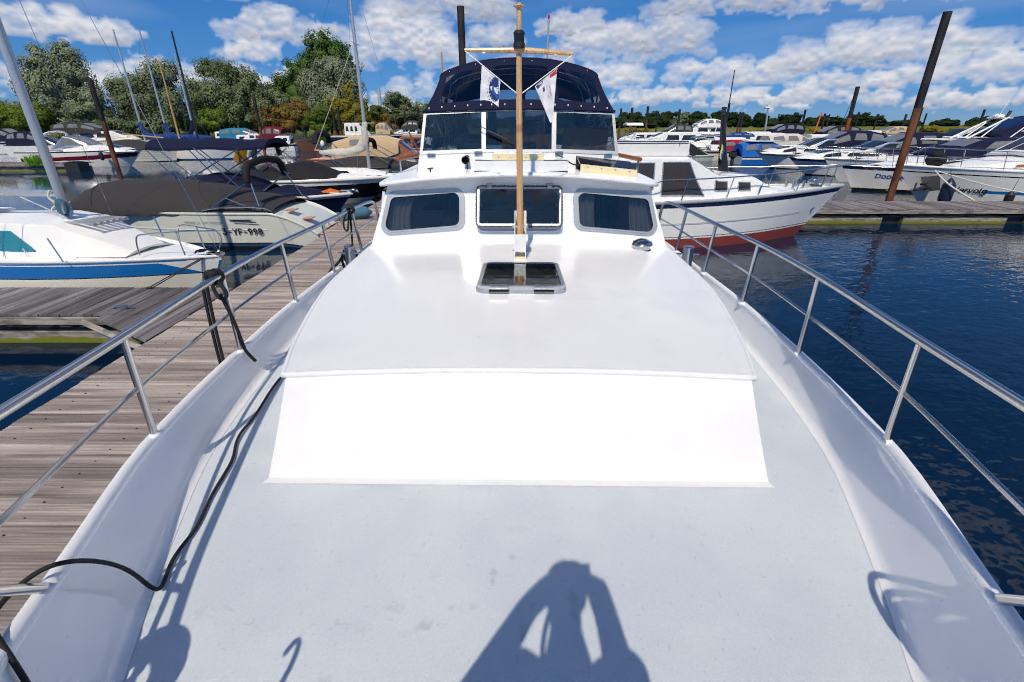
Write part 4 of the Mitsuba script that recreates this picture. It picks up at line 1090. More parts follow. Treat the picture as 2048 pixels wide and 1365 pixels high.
# sailing boat with cream sail cover
L5 = Hull(6.4, 2.2, .62, .72, .5, .45, .8, .5, .82, 1.9)
M5 = W((-4.7, 23.9), 0, 6.4)
t = thing('sailing_boat', 'little white sailing boat with a cream sail cover on its boom, beyond the black speedboat', 'sailboat')
hull(t, M5, L5, [('topside', 0, 1.0, 'gel_far')], 'gel_far', 'rubber', .02)
sup(t, M5, 'house', [(1.6, .75, .64, .62, .94), (4.2, .66, .68, .45, .92), (5.2, .36, .70, .2, .76)], 'gel_far', wins=[(2.0, 3.7, 2.1, 3.5, .1, .25)])
mast(t, M5, 4.4, 0, .72, 9.4, .075, 'spar', .60, ((6.3, 0, .72), (4.1, -.9, .66), (4.1, .9, .66), (.1, 0, .66)))
sail_cover(t, M5, 4.4, 1.62, 2.25, 'cream_cloth', 1.3, r=.21)
put('boom_end', bar((2.35, 0, 1.68), (1.95, 0, 1.75), .035, 7), 'spar', t, M5); put('topping_lift', bar((2.0, 0, 1.78), (4.4, 0, 6.1), .012, 4), 'rope_white', t, M5)
put('mainsheet', bar((2.1, 0, 1.7), (2.0, 0, .75), .01, 4), 'red', t, M5)
# grey covered launch with two bimini frames
L6 = Hull(7.2, 2.3, .72, .86, .5, .45, .86, .45, .84, 2.0)
M6 = W((-4.3, 27.1), 0, 7.2)
t = thing('launch', 'blue grey launch under a dark grey cover with two folded black biminis on steel legs', 'motorboat')
hull(t, M6, L6, [('bottom', 0, .5, 'steel_blue'), ('topside', .5, 1.0, 'grey_hull')], 'gel_far', 'rubber', .05)
cover(t, M6, [(.3, .95, .76, .90), (2.0, 1.05, .78, 1.12), (3.6, 1.05, .80, 1.30), (5.2, .90, .84, 1.18), (6.5, .5, .88, .95)], 'grey_cloth')
bimini(t, M6, 1.6, 3, 1.0, 2.35, [((1.6, s * .95, 2.0), (3.0, s * 1.05, .85)) for s in (-1, 1)] + [((1.6, s * .95, 2.1), (2.6, s * 1.05, .85)) for s in (-1, 1)], 'black_cloth', .15, 'folded_bimini', rolled=True)
bimini(t, M6, 4.1, 5, .8, 2.05, [((4.1, s * .78, 1.65), (5.3, s * .9, .9)) for s in (-1, 1)] + [((4.1, s * .7, 1.9), (5.9, s * .7, .95)) for s in (-1, 1)], 'black_cloth', .12, 'folded_bimini', rolled=True)
# mahogany launch with the sand coloured canopy
L7 = Hull(8.6, 2.6, .92, 1.15, .6, .42, .84, .45, .85, 2.1)
M7 = W((-3.4, 31.0), 0, 8.6)
t = thing('classic_launch', 'classic cream launch with varnished mahogany windscreen and a long sand coloured canopy', 'motorboat')
hull(t, M7, L7, [('topside', 0, .93, 'cream_gel'), ('strake', .93, 1.0, 'teak')], 'pink_teak', 'teak', .05)
sup(t, M7, 'arch', [(1.5, 1.05, 1.0, .95, 1.9), (2.6, 1.12, 1.0, 1.0, 2.18), (4.6, 1.12, 1.02, 1.0, 2.18), (5.4, 1.05, 1.3, .95, 2.0)], 'sand_cloth', 'canopy', wins=[(2.6, 3.3, 2.6, 3.3, .12, .26, 'grey_window')])
sup(t, M7, 'house', [(4.0, 1.02, .95, .92, 1.40), (5.3, .98, .96, .85, 1.92), (5.8, .90, .98, .7, 1.55), (6.2, .80, 1.0, .6, 1.25)], 'teak', 'mahogany_windscreen', wins=[(4.7, 5.5, 5.1, 5.45, .12, .28), (5.42, 6.0, 5.42, 6.0, .37, .63)])
put('name_mark', ell(L7.pt(.22, .75, -1, .01), (.16, .02, .07), 1), 'rubber', t, M7)
# anchors of the boardwalk side: blue fenders lying on the dock
fender('large blue grey fender lying on the boardwalk beside the tender stern', (-4.25, 13.35, .60), .17, .8, 'steel_blue', horiz=35)

# ---------------------------------------------------------------- right side, near
# white cruiser astern
R1 = Hull(9.8, 3.1, 1.06, 1.34, 1.25, .44, .9, .55, .94, 1.9)
N1 = W((8.82, 13.35), 1.5, 9.8)
t = thing('motor_cruiser', 'white cruiser with navy stripe, red waterline and dark curtained windows just beyond the right rail', 'boat')
hull(t, N1, R1, [('bottom', 0, .375, 'antifoul'), ('boot_white', .375, .40, 'white'), ('boot_line', .40, .412, 'rubber'), ('topside', .412, .90, 'white'), ('stripe', .90, .965, 'navy_paint'), ('bulwark', .965, 1.0, 'white')], 'gel_far', 'grey_hull', .04)
decal(t, N1, R1, 0, .90, .633, .645, 'grey_hull', name='spray_rail', off=.02)
cw_ = [(.3, 1.30, 1.08, 1.16, 2.10), (5.15, 1.28, 1.10, 1.12, 2.10), (5.95, 1.16, 1.13, 1.0, 1.68), (7.0, .98, 1.17, .80, 1.60), (7.75, .78, 1.2, .5, 1.27)]
ck, S = sup(t, N1, 'house', cw_, 'gel', 'cabin', wins=[(3.62, 4.32, 3.62, 4.32, .10, .29, 'curtain_pane'), (4.52, 5.60, 4.52, 5.16, .05, .295, 'curtain_pane'), (5.87, 6.2, 5.87, 6.2, .12, .25), (6.5, 6.83, 6.5, 6.83, .12, .25), (5.2, 5.9, 5.2, 5.9, .38, .62)], frame='alu_white', wm_='curtain_pane')
for (xa, xb_, n_) in ((4.56, 5.14, 7), (3.65, 4.29, 6)):
    xs = np.linspace(xa, xb_, n_ * 8)
    g = np.array([[S(x, 1 - a, .022 + .006 * math.sin(i / 8 * 2 * math.pi) * (1 - k_ / 14)).reshape(3) for i, x in enumerate(xs)] for k_, a in enumerate(np.linspace(.07, .26, 6))])
    put('curtain', grid(g), 'curtain_dark', ck, N1, True)
put('upper_coaming', boxm(1.2, 5.15, -1.0, 1.0, 2.12, 2.41, .02), 'white', t, N1); put('roof_rail', [bar((1.2, -1.02, 2.44), (5.1, -1.02, 2.44), .018, 6)] + [bar((x, -1.02, 2.36), (x, -1.02, 2.44), .012, 5) for x in (1.4, 3.2, 4.9)], 'stainless', t, N1)
put('coaming_screen', mesh_of((np.array([(5.2, -.94, 2.40), (5.72, -.88, 2.14), (5.72, .88, 2.14), (5.2, .94, 2.40)]), [[0, 1, 2, 3]])), 'white', t, N1, False)
for sd in (-1, 1): put('screen_side', mesh_of((np.array([(5.18, sd * .97, 2.39), (5.66, sd * .90, 2.14), (5.18, sd * .97, 2.14)]), [[0, 1, 2]])), 'rubber', t, N1, False)
boat_rail(t, N1, R1, 3.6, .50, 6, .016, lean=.1)
put('cabin_rail', tube([(6.0, -.92, 1.68), (6.05, -.92, 1.74), (7.3, -.66, 1.66), (7.35, -.66, 1.5)], .014, 6), 'stainless', t, N1)
mk = put('mast', tube([(6.55, .05, 1.5), (6.40, .05, 2.3), (6.28, .05, 3.05)], [.155, .085, .05], 12), 'black_gloss', t, N1, label='black tapering signal mast')
put('mast_lamp', [lathe([(0, 0), (.05, 0), (.055, .05), (.04, .09), (.06, .10), (.06, .14), (0, .15)], (6.28, .05, 3.06), 12), bar((6.15, -.10, 3.0), (6.4, .2, 3.0), .015, 6)], 'rubber', mk, N1)
put('mast_foot', boxm(6.40, 6.85, -.10, .2, 1.50, 1.58, .01), 'stainless', mk, N1)
for x in (8.35, 8.62):
    for sd in (-.16, .16): put('bollard', [bar((x, sd, 1.24), (x, sd, 1.47), .035, 8), bar((x, sd - .08, 1.42), (x, sd + .08, 1.42), .015, 6)], 'stainless', t, N1)
put('windlass', [ell((9.0, 0, 1.42), (.14, .10, .13), 2), boxm(8.85, 9.15, -.12, .12, 1.28, 1.35, .01), bar((8.95, -.16, 1.42), (8.95, .16, 1.42), .05, 10)], 'stainless', t, N1)
put('anchor', [bar((8.9, 0, .72), (9.45, 0, 1.02), .03, 6), mesh_of((np.array([(8.65, 0, .60), (9.0, -.28, .78), (9.12, 0, .82), (9.0, .28, .78)]), [[0, 1, 2], [0, 2, 3]]))], 'rubber', t, N1)
fl = thing('flag', 'small blue and yellow pennant hanging on the black mast of the neighbouring cruiser', 'flag')
fv = np.array([[(6.30 + .06 * u + .01 * math.sin(7 * v_), -.10 - .03 * u, 2.36 - .34 * v_ - .07 * u) for u in np.linspace(0, 1, 5)] for v_ in np.linspace(0, 1, 10)])
put('blue_half', grid(fv[:, 2:]), 'bright_blue_cloth', fl, N1, True); put('yellow_half', grid(fv[:, :3]), 'yellow', fl, N1, True)

# white cruiser with the lettered bow
R2 = Hull(9.6, 3.3, .95, 1.10, 1.0, .44, .9, .6, .84, 2.0)
N2 = W((15.15, 23.4), 181, 9.6)
t = thing('motor_cruiser', 'white cruiser with dark gunwale and Doorak III lettering behind the tall rusty pile', 'boat')
hull(t, N2, R2, [('bottom', 0, .31, 'black_paint'), ('boot', .31, .355, 'cream_gel'), ('topside', .355, .90, 'white'), ('stripe', .90, .985, 'navy_paint'), ('edge', .985, 1.0, 'white')], 'gel_far', 'stainless', .03)
lettering(t, N2, R2, 'Doorak III', .20, .885, .66, 1, 'flag_blue', True, 1.2)
sup(t, N2, 'house', [(.4, 1.3, .95, 1.2, 1.5), (4.6, 1.3, .97, 1.1, 1.52), (6.2, 1.0, 1.0, .85, 1.36), (8.0, .6, 1.04, .35, 1.14)], 'gel_far', wins=[(4.0, 6.0, 4.2, 5.8, .13, .26)])
sup(t, N2, 'arch', [(.4, 1.2, 1.45, 1.05, 2.15), (2.6, 1.2, 1.45, 1.05, 2.3), (4.2, 1.15, 1.48, 1.0, 2.2), (5.6, 1.1, 1.48, .95, 1.62)], 'navy_cloth', 'canopy', wins=[(1.0, 2.3, 1.0, 2.2, .10, .24, 'grey_window'), (2.6, 4.2, 2.6, 3.7, .08, .26, 'grey_window'), (4.1, 4.85, 4.1, 4.85, .35, .65, 'grey_window')])
boat_rail(t, N2, R2, 3.0, .55, 6, .016, mid=True)
put('deck_lamp', ell((8.6, .3, 1.22), (.10, .10, .10), 1), 'stainless', t, N2)

# big grey white cruiser in front, cut by the right edge
R3 = Hull(12.5, 3.9, 1.15, 1.46, 1.7, .44, .9, .6, .84, 2.1)
N3 = W((14.25, 18.95), 182.5, 12.5)
t = thing('motor_cruiser', 'large white cruiser with light blue stripes and black lettering behind the right dock', 'boat')
hull(t, N3, R3, [('topside', 0, .86, 'grey_hull' if 0 else 'white'), ('rub_band', .86, .885, 'rubber'), ('bulwark', .885, 1.0, 'white')], 'gel_far', 'white', .035)
decal(t, N3, R3, .20, .80, .50, .56, 'blue_paint', (1,), 'stripe'); decal(t, N3, R3, .20, .69, .575, .60, 'blue_paint', (1,), 'stripe')
lettering(t, N3, R3, 'Vervolg', .20, .878, .50, 1, 'rubber', True, 1.0, off=.02)
sup(t, N3, 'house', [(1.0, 1.5, 1.2, 1.35, 1.75), (7.6, 1.35, 1.25, 1.1, 1.72), (9.6, .85, 1.32, .6, 1.48), (10.4, .5, 1.36, .3, 1.40)], 'gel_far', 'trunk', wins=[(8.0, 8.9, 8.05, 8.75, .12, .24, 'teak'), (6.7, 7.6, 6.75, 7.55, .12, .25, 'teak'), (5.4, 6.3, 5.45, 6.25, .12, .25, 'teak')], frame='gel_far')
sup(t, N3, 'house', [(2.2, 1.35, 1.72, 1.2, 2.50), (6.6, 1.3, 1.72, 1.12, 2.50), (8.1, 1.15, 1.70, .95, 1.80)], 'gel_far', 'deckhouse', wins=[(6.75, 7.9, 6.75, 7.9, .37, .44, 'curtain_pane'), (6.75, 7.9, 6.75, 7.9, .45, .55, 'curtain_pane'), (6.75, 7.9, 6.75, 7.9, .56, .63, 'curtain_pane'), (5.6, 7.3, 5.6, 6.5, .10, .28), (3.6, 5.3, 3.6, 5.3, .10, .28)])
put('roof_overhang', [boxm(2.0, 6.75, -1.3, 1.3, 2.52, 2.60, .03)], 'white', t, N3)
boat_rail(t, N3, R3, 4.2, .62, 7, .017, mid=True)
put('anchor_pocket', [bar((11.25, .50, .95), (11.75, .55, .80), .05, 6), mesh_of((np.array([(11.2, .62, 1.12), (11.75, .42, 1.05), (11.6, .62, .55), (11.1, .72, .62)]), [[0, 1, 2, 3]])), bar((11.5, .62, .70), (12.1, .72, .62), .04, 6), bar((11.9, .50, .85), (12.1, .72, .62), .03, 6)], 'rubber', t, N3, label='dark anchor in a recessed steel plate on the bow')
put('winch_cover', [ell((11.0, 0, 1.62), (.34, .30, .26), 2), ell((11.1, .1, 1.80), (.22, .2, .14), 2)], 'black_cloth', t, N3)
fender('big navy fender hanging over the lettering of the large cruiser', (15.36, 17.62, .62), .20, .85, line=(15.3, 17.7, 1.35))
fender('small black fender with a white line low on the large cruiser at the right edge', (17.15, 17.12, .50), .13, .42, 'rubber', line=(17.3, 17.2, 1.12))
ml = thing('mooring_line', 'thick white mooring line from the large cruiser to the right dock', 'rope')
put('rope', [tube(spline([(15.0, 18.0, 1.32), (15.15, 17.5, .95), (15.45, 17.0, .62), (15.6, 16.7, .46)], 18), .028, 7), tube(spline([(15.1, 18.0, 1.30), (16.5, 17.0, .85), (18.5, 16.72, .55), (19.2, 16.6, .47)], 24), .022, 6)], 'rope_white', ml)

# tall white yacht behind it
R4 = Hull(13.5, 3.8, .95, 1.2, 1.4, .45, .92, .5, .86, 2.2)
N4 = W((16.6, 27.3), 181, 13.5)
t = thing('motor_yacht', 'tall white yacht with a navy mesh bridge canopy and radar arch at the right edge', 'boat')
hull(t, N4, R4, [('topside', 0, 1.0, 'gel_far')], 'gel_far', 'white', .04)
sup(t, N4, 'house', [(.6, 1.6, .95, 1.45, 1.98), (6.2, 1.55, .97, 1.35, 1.98), (8.4, 1.3, 1.0, 1.1, 1.24), (10.6, .8, 1.1, .5, 1.22), (11.6, .5, 1.14, .3, 1.2)], 'gel_far', 'deckhouse', wins=[(6.45, 8.2, 6.45, 8.2, .37, .455), (6.45, 8.2, 6.45, 8.2, .465, .535), (6.45, 8.2, 6.45, 8.2, .545, .63), (5.6, 7.9, 5.7, 6.6, .11, .29), (3.0, 5.2, 3.0, 5.3, .10, .28), (.9, 2.8, .9, 2.8, .10, .28)])
put('bridge_deck', boxm(.3, 7.3, -1.62, 1.62, 2.0, 2.12, .05), 'white', t, N4); put('bridge_side', boxm(.6, 6.2, -1.5, 1.5, 2.12, 2.22, .04), 'white', t, N4)
sup(t, N4, 'arch', [(.4, 1.40, 2.2, 1.25, 3.25), (2.2, 1.40, 2.2, 1.25, 3.36), (3.6, 1.35, 2.2, 1.2, 3.18), (5.4, 1.2, 2.2, 1.0, 2.40)], 'navy_cloth', 'bridge_canopy', wins=[(3.6, 5.1, 3.5, 4.2, .07, .28, 'film_window'), (2.0, 3.3, 2.0, 3.2, .07, .28, 'film_window'), (.6, 1.8, .6, 1.8, .07, .28, 'film_window'), (3.7, 5.2, 3.7, 5.2, .34, .66, 'film_window')])
for x in (3.4, 4.3, 5.2):
    for sd in (-1, 1): put('canopy_frame', bar((x, sd * 1.34, 2.2), (x - .9, sd * 1.30, 2.95), .03, 6), 'white', t, N4)
boat_rail(t, N4, R4, 5.0, .55, 6, .018)
ar = put('radar_arch', [bar((6.6, s * .5, 2.15), (4.7, s * .4, 3.15), .045, 7) for s in (-1, 1)] + [bar((5.9, s * .45, 2.15), (5.0, s * .4, 2.95), .03, 6) for s in (-1, 1)] + [ell((4.9, 0, 3.2), (.24, .24, .13), 2), boxm(4.5, 5.1, -.42, .42, 3.08, 3.16, .02)], 'white', t, N4)
put('aerial', bar((5.1, .2, 3.1), (4.75, .2, 4.25), .012, 5), 'flag_white', ar, N4); put('stern_light', bar((4.55, .1, 3.15), (4.45, .1, 3.45), .07, 6), 'rubber', ar, N4)
# ---------------------------------------------------------------- boats farther off
STF = np.r_[0, .2, .4, .55, .7, .8, .88, .94, .98, 1.]


def craft(name, label, stern, bow, y, deck, B=2.8, hullm='gel_far', stripe=None, cabin=None, cabm='gel_far', screen=None, canopy=None, canm='navy_cloth', rail=True, boot='black_paint', cat='motorboat', dy=0., rake=.9, low=None, flare=.5):
    """stern, bow: world x of the ends; y: centre line; deck: height of the gunwale. cabin: (from, to, height) as shares of the length."""
    L = abs(bow - stern); hd = 0 if bow > stern else 180
    M = rotz(hd + dy, (stern, y, 0))
    t = thing(name, label, cat)
    h = Hull(L, B, deck * .92, deck * 1.12, rake, .45, .88, flare, .84, 2.0)
    kb = .3 / (deck + .3)
    bands = [('bottom', 0, kb + .03, boot)]
    if stripe: bands += [('topside', kb + .03, .80, hullm), ('stripe', .80, .93, stripe), ('edge', .93, 1, hullm)]
    else: bands += [('topside', kb + .03, 1, hullm)]
    hull(t, M, h, bands, 'gel_far', 'rubber', .035, STF)
    z0 = deck * .95
    if cabin:
        a, b, hh = cabin[:3]; w = B / 2 * .74
        sup(t, M, 'house', [(L * a, w, z0, w * .88, hh), (L * (a + (b - a) * .60), w * .97, z0, w * .84, hh), (L * (a + (b - a) * .80), w * .85, z0, w * .68, z0 + (hh - z0) * .55), (L * b, w * .45, z0 + .03, w * .28, z0 + .08)], cabm,
            wins=[(L * (a + (b - a) * f0), L * (a + (b - a) * f1), L * (a + (b - a) * (f0 + .01)), L * (a + (b - a) * (f1 - .03)), .12, .26) for f0, f1 in (cabin[3] if len(cabin) > 3 else ((.08, .32), (.36, .58)))] + [(L * (a + (b - a) * .62), L * (a + (b - a) * .78), L * (a + (b - a) * .62), L * (a + (b - a) * .78), .38, .62)])
    if screen:
        a, b, z1 = screen; w = B / 2 * .70; zb = cabin[2] if cabin and cabin[1] > b > cabin[0] and cabin[2] > z0 else z0
        zb = low or zb
        sup(t, M, 'house', [(L * a, w, zb - .05, w * .9, z1), (L * (a + (b - a) * .35), w, zb - .05, w * .86, z1), (L * b, w * .9, zb - .05, w * .8, zb + .04)], 'aluminium', 'windscreen',
            wins=[(L * (a + (b - a) * .05), L * (a + (b - a) * .92), L * (a + (b - a) * .08), L * (a + (b - a) * .42), .06, .28), (L * (a + (b - a) * .38), L * (b - .004), L * (a + (b - a) * .38), L * (b - .004), .365, .495), (L * (a + (b - a) * .38), L * (b - .004), L * (a + (b - a) * .38), L * (b - .004), .505, .635)])
    if canopy:
        a, b, z1 = canopy[:3]; zb = canopy[3] if len(canopy) > 3 else z0
        w = B / 2 * .80; l = L * (b - a)
        sup(t, M, 'arch', [(L * a, w, zb, w * .86, zb + (z1 - zb) * .84), (L * a + l * .25, w, zb, w * .88, z1), (L * a + l * .62, w, zb, w * .88, z1), (L * b, w * .92, zb, w * .8, zb + (z1 - zb) * .42)], canm, 'canopy',
            wins=[(L * a + l * f0, L * a + l * f1, L * a + l * (f0 + .02), L * a + l * (f1 - .04), .08, .25, 'grey_window') for f0, f1 in ((.06, .30), (.36, .58), (.64, .90))] + [(L * a + l * .66, L * b - l * .04, L * a + l * .66, L * b - l * .04, .36, .64, 'grey_window')], na=19)
    if rail: boat_rail(t, M, h, L * .48, .42, 4, .016)
    return t, M, h, L


# left of the boardwalk, far row
t, M, h, L = craft('speedboat', 'white speedboat with a maroon side stripe, moored at the far left dock', -35.8, -27.3, 38.2, 1.05, 2.7, boot='gel_far', cabin=(.40, .96, 1.42, ((.9, .91),)), rail=False, rake=1.5)
decal(t, M, h, .03, .985, .50, .68, 'maroon_paint', name='stripe', k0b=.66, k1b=.86)
lettering(t, M, h, 'MAXUM', .16, .17, .56, -1, 'flag_white', True); lettering(t, M, h, '2400 SCR', .14, .16, .80, -1, 'maroon_paint')
sup(t, M, 'house', [(2.6, 1.0, 1.15, .95, 1.25), (3.6, 1.0, 1.3, .88, 2.05), (4.1, .95, 1.35, .85, 1.95), (5.4, .82, 1.35, .6, 1.42)], 'aluminium', 'windscreen', wins=[(2.8, 5.2, 3.55, 4.15, .06, .29, 'grey_window'), (4.15, 5.35, 4.15, 5.35, .37, .63, 'grey_window')])
put('roll_arch', tube(spline([(1.9, -1.1, 1.1), (2.3, -1.05, 2.0), (2.5, -.8, 2.25), (2.5, .8, 2.25), (2.3, 1.05, 2.0), (1.9, 1.1, 1.1)], 24), .07, 7), 'white', t, M)
fender('small black fender hanging on the maroon striped speedboat', (-29.5, 36.9, .75), .13, .6, 'rubber', line=(-29.5, 37.0, 1.3))
craft('motorboat', 'white boat with navy canopy at the far left edge', -55.5, -48.6, 55, 1.3, 2.8, canopy=(.05, .55, 2.5, 1.25), cabin=(.45, .95, 1.7), stripe='navy_paint')
craft('motorboat', 'white open boat with blue canopy behind the maroon striped speedboat stern', -46.5, -39.0, 48.5, 1.15, 2.6, canopy=(.02, .45, 2.25), screen=(.38, .60, 1.75), canm='navy_cloth')
craft('cabin_cruiser', 'cream cabin cruiser with a dark grey canopy, behind the maroon striped speedboat', -54.0, -43.2, 62, 1.1, 3.1, 'cream_gel', cabin=(.28, .92, 2.1), cabm='cream_gel', canopy=(.04, .56, 3.05, 1.9), canm='grey_cloth', cat='motorboat')
t, M, h, L = craft('open_launch', 'white lapstrake launch under a dark grey cover right of the maroon striped speedboat', -34.0, -28.0, 43.2, .95, 2.3, 'lapstrake', rail=False, rake=.4)
for k in (.45, .56, .67, .78, .88): decal(t, M, h, 0, .99, k, k + .018, 'deck_grey', (1, -1), 'strake', .01)
cover(t, M, [(.1, 1.0, .92, 1.2), (2.2, 1.1, .94, 1.72), (4.2, .9, .98, 1.35), (5.7, .25, 1.05, 1.1)], 'grey_cloth')
craft('dinghy', 'bright yellow hulled boat reflected in the water under the navy bimini', -29.2, -26.0, 51, .70, 2.0, 'yellow_paint', boot='yellow_paint', rail=False, rake=.5, cat='boat', cabin=(.2, .8, .95))

sails = [(-34.0, 48.2, 10.2, 'spar', 'blue_cloth', 'white sailboat with blue sail cover, leftmost of the blue covered masts', 4.9, 1.75),
         (-33.1, 50.2, 10.5, 'spar', 'blue_cloth', 'white sailboat with long blue sail cover, second of the blue covered masts', 6.2, 1.7),
         (-29.5, 46.2, 7.6, 'spar_wood', None, 'small sailboat with a varnished yellow wooden mast', 0, 1.5),
         (-31.7, 52.2, 8.9, 'spar', 'navy_cloth', 'white sailboat with a silver mast and a navy sail bundle at its foot', 1.3, 1.9),
         (-27.6, 45.8, 9.7, 'spar_black', None, 'white sailboat with a tall black mast left of the round willow', 0, 1.6)]
for k, (x, y, zt, mm, cm, lab, cl, cz) in enumerate(sails):
    t = thing('sailing_boat', lab, 'sailboat', 'sailboats moored in the far left row')
    h = Hull(7.6, 2.5, .82, .92, .7, .45, .8, .5, .84, 1.9)
    M = rotz(180 if k in (0, 1) else 0, (x + (4.4 if k in (0, 1) else -4.4), y, 0))
    hull(t, M, h, [('bottom', 0, .34, 'blue_hull' if k != 3 else 'black_paint'), ('topside', .34, 1, 'cream_gel' if k == 0 else 'gel_far')], 'pink_teak' if k == 0 else 'gel_far', 'white', .03, STF)
    sup(t, M, 'house', [(1.6, .85, .82, .7, 1.28), (4.8, .75, .84, .55, 1.25), (6.0, .4, .88, .25, .96)], 'gel_far', wins=[(2.0, 3.2, 2.05, 3.1, .1, .26), (3.4, 4.5, 3.45, 4.4, .1, .26)])
    mk = mast(t, M, 4.4, 0, 1.25, zt, .085, mm, .58, ((7.5, 0, .92), (4.1, -1.1, .85), (4.1, 1.1, .85), (.1, 0, .85)))
    if cm: sail_cover(t, M, 4.4, cz, min(cl, 4.2), cm, 1.3, r=.27)
    boat_rail(t, M, h, 5.0, .5, 4, .014)
    if k == 2: put('gaff', bar((3.0, 0, 1.75), (-.6, .1, 2.05), .055, 6), 'spar_wood', t, M)
craft('cabin_cruiser', 'white cabin boat with a turquoise canopy below the round willow', -41.0, -35.0, 73, 1.1, 2.6, cabin=(.0, .5, 1.9), canopy=(.10, .95, 2.4, 1.05), canm='turquoise_cloth', rail=False)
craft('cabin_cruiser', 'low white cabin boat with blue tinted windows left of the maroon canopy', -36.6, -31.0, 69, .8, 2.5, cabin=(.1, .9, 1.55, ((.08, .28), (.34, .54))))
fl = thing('flag', 'red white and blue flag on a stern pole left of the maroon canopy', 'flag')
for j, m_ in enumerate(('red', 'flag_white', 'flag_blue')):
    g = np.array([[(-31.6 + .9 * u + .18 * v_, 63 + .06 * math.sin(u * 6), 2.15 - .22 * (j + v_) - .75 * u) for v_ in (0, 1)] for u in np.linspace(0, 1, 8)])
    put(('red_band', 'white_band', 'blue_band')[j], grid(g), m_, fl, None, True)
put('pole', bar((-31.9, 63, .7), (-31.55, 63, 2.25), .025, 6), 'white', fl)
craft('cabin_cruiser', 'white cabin cruiser with a tall maroon canopy', -28.8, -34.4, 66.5, 1.05, 2.8, cabin=(.45, .98, 1.75), canopy=(.02, .62, 2.6, 1.0), canm='maroon_cloth', rail=False)
craft('cabin_cruiser', 'small white cabin boat with black lower hull and roof rack, before the maroon canopy', -25.0, -28.2, 60.3, .85, 2.2, stripe='black_paint', cabin=(.15, .95, 1.6, ((.1, .3), (.38, .56))), rail=True, boot='black_paint')
t, M, h, L = craft('open_launch', 'dark brown wooden launch with a raised black bimini on the left bank', -27.6, -22.6, 61.4, 1.1, 2.2, 'maroon_paint' if 0 else 'board_wood', boot='board_wood', rail=False, rake=.2, cat='boat')
cover(t, M, [(.1, .95, 1.05, 1.6), (1.4, 1.0, 1.07, 1.95), (3.2, .9, 1.1, 1.4), (4.6, .4, 1.15, 1.25)], 'grey_cloth')
bimini(t, M, 3.4, 4, .8, 2.55, [((3.4, s * .75, 2.2), (2.7, s * .9, 1.2)) for s in (-1, 1)] + [((3.4, s * .75, 2.3), (4.3, s * .7, 1.2)) for s in (-1, 1)], 'black_cloth', .13, 'folded_bimini', rolled=True)
fender('white ball fender at the bow of the brown wooden launch', (-22.3, 61.0, .75), .24, .7, 'white')
# trawler on the far bank
t, M, h, L = craft('trawler_yacht', 'long cream and navy trawler yacht with wheelhouse and beige canopy on the left bank', -28.9, -16.6, 84, 1.32, 3.6, 'navy_paint', cabin=(.20, .50, 2.95, ((.06, .18), (.25, .37), (.44, .56))), cabm='cream_gel', canopy=(.60, .78, 3.1, 1.4), canm='sand_cloth', rake=1.2, cat='boat')
decal(t, M, h, 0, .99, .86, 1.0, 'cream_gel', name='bulwark', off=.02); put('roof_boat', [boxm(2.0, 6.8, -.5, .5, 2.99, 3.12, .05)], 'white', t, M)
craft('motor_yacht', 'white cruiser with dark glass bridge between small willows and navy canopy', -14.2, -19.2, 85, 1.6, 3.4, cabin=(.2, .98, 2.2), canopy=(.15, .7, 3.45, 2.15), canm='grey_cloth')
craft('motorboat', 'mahogany and white launch with navy cover, left of the upper helm windscreen', -6.2, -11.6, 47, 1.0, 2.4, 'cream_gel', stripe='teak', cabin=(.3, .9, 1.9), cabm='teak', canopy=(.05, .5, 1.95), canm='navy_cloth')
tb_ = thing('boom_crane', 'slanting varnished wooden gaff pole on the mahogany launch left of the canopy', 'spar')
put('pole', bar((-8.95, 45.4, 2.25), (-8.25, 45.4, .7), .07, 8), 'teak', tb_)

# right basin
t, M, h, L = craft('motor_cruiser', 'white sport cruiser with navy canopy, bow pointing left, behind the blue canopied boat', 25.6, 17.0, 36, 1.02, 3.0, cabin=(.44, .97, 1.45, ((.2, .45), (.55, .75))), canopy=(.04, .50, 2.45, 1.25), screen=(.40, .66, 1.95), low=1.3, stripe='grey_hull', rake=1.6, flare=.6)
t, M, h, L = craft('motor_cruiser', 'blue striped white sport cruiser with navy canopy, nearer of two bows pointing left', 26.2, 16.6, 31, 1.0, 3.1, stripe='blue_hull', cabin=(.42, .97, 1.42, ((.15, .5), (.56, .75))), canopy=(.02, .46, 2.4, 1.2), screen=(.36, .62, 1.9), low=1.28, rake=1.7, flare=.62)
t, M, h, L = craft('motorboat', 'white boat with a tall bright blue canopy and blue lower hull', 17.5, 23.0, 40, .60, 2.4, 'gel_far', stripe=None, canopy=(.0, .70, 1.62, .52), canm='bright_blue_cloth', boot='bright_blue_cloth', rail=False)
decal(t, M, h, 0, .9, .30, .80, 'bright_blue_cloth', name='side_panel'); put('outboard_motor', [boxm(-.55, -.1, -.22, .22, .45, .95, .08), boxm(-.4, -.2, -.08, .08, -.3, .5, .02)], 'rubber', t, M)
put('roof_edge', boxm(.5, 3.4, -.8, .8, 1.61, 1.67, .02), 'gel_far', t, M)
t, M, h, L = craft('motorboat', 'white lapstrake boat with a dark red canopy beside the bright blue canopy', 16.3, 21.6, 44.5, .86, 2.4, 'lapstrake', canopy=(.28, .95, 1.62, .80), canm='red_cloth', cabin=(.1, .6, 1.2, ((.2, .5),)), rail=False, stripe='maroon_paint', rake=.3)
for k in (.45, .57, .69): decal(t, M, h, 0, .99, k, k + .02, 'deck_grey', (1, -1), 'strake', .01)
t, M, h, L = craft('dinghy', 'small grey rowing dinghy with a mint green cover', 15.5, 17.9, 44, .36, 1.3, 'grey_hull', boot='grey_hull', rail=False, rake=.2, cat='boat')
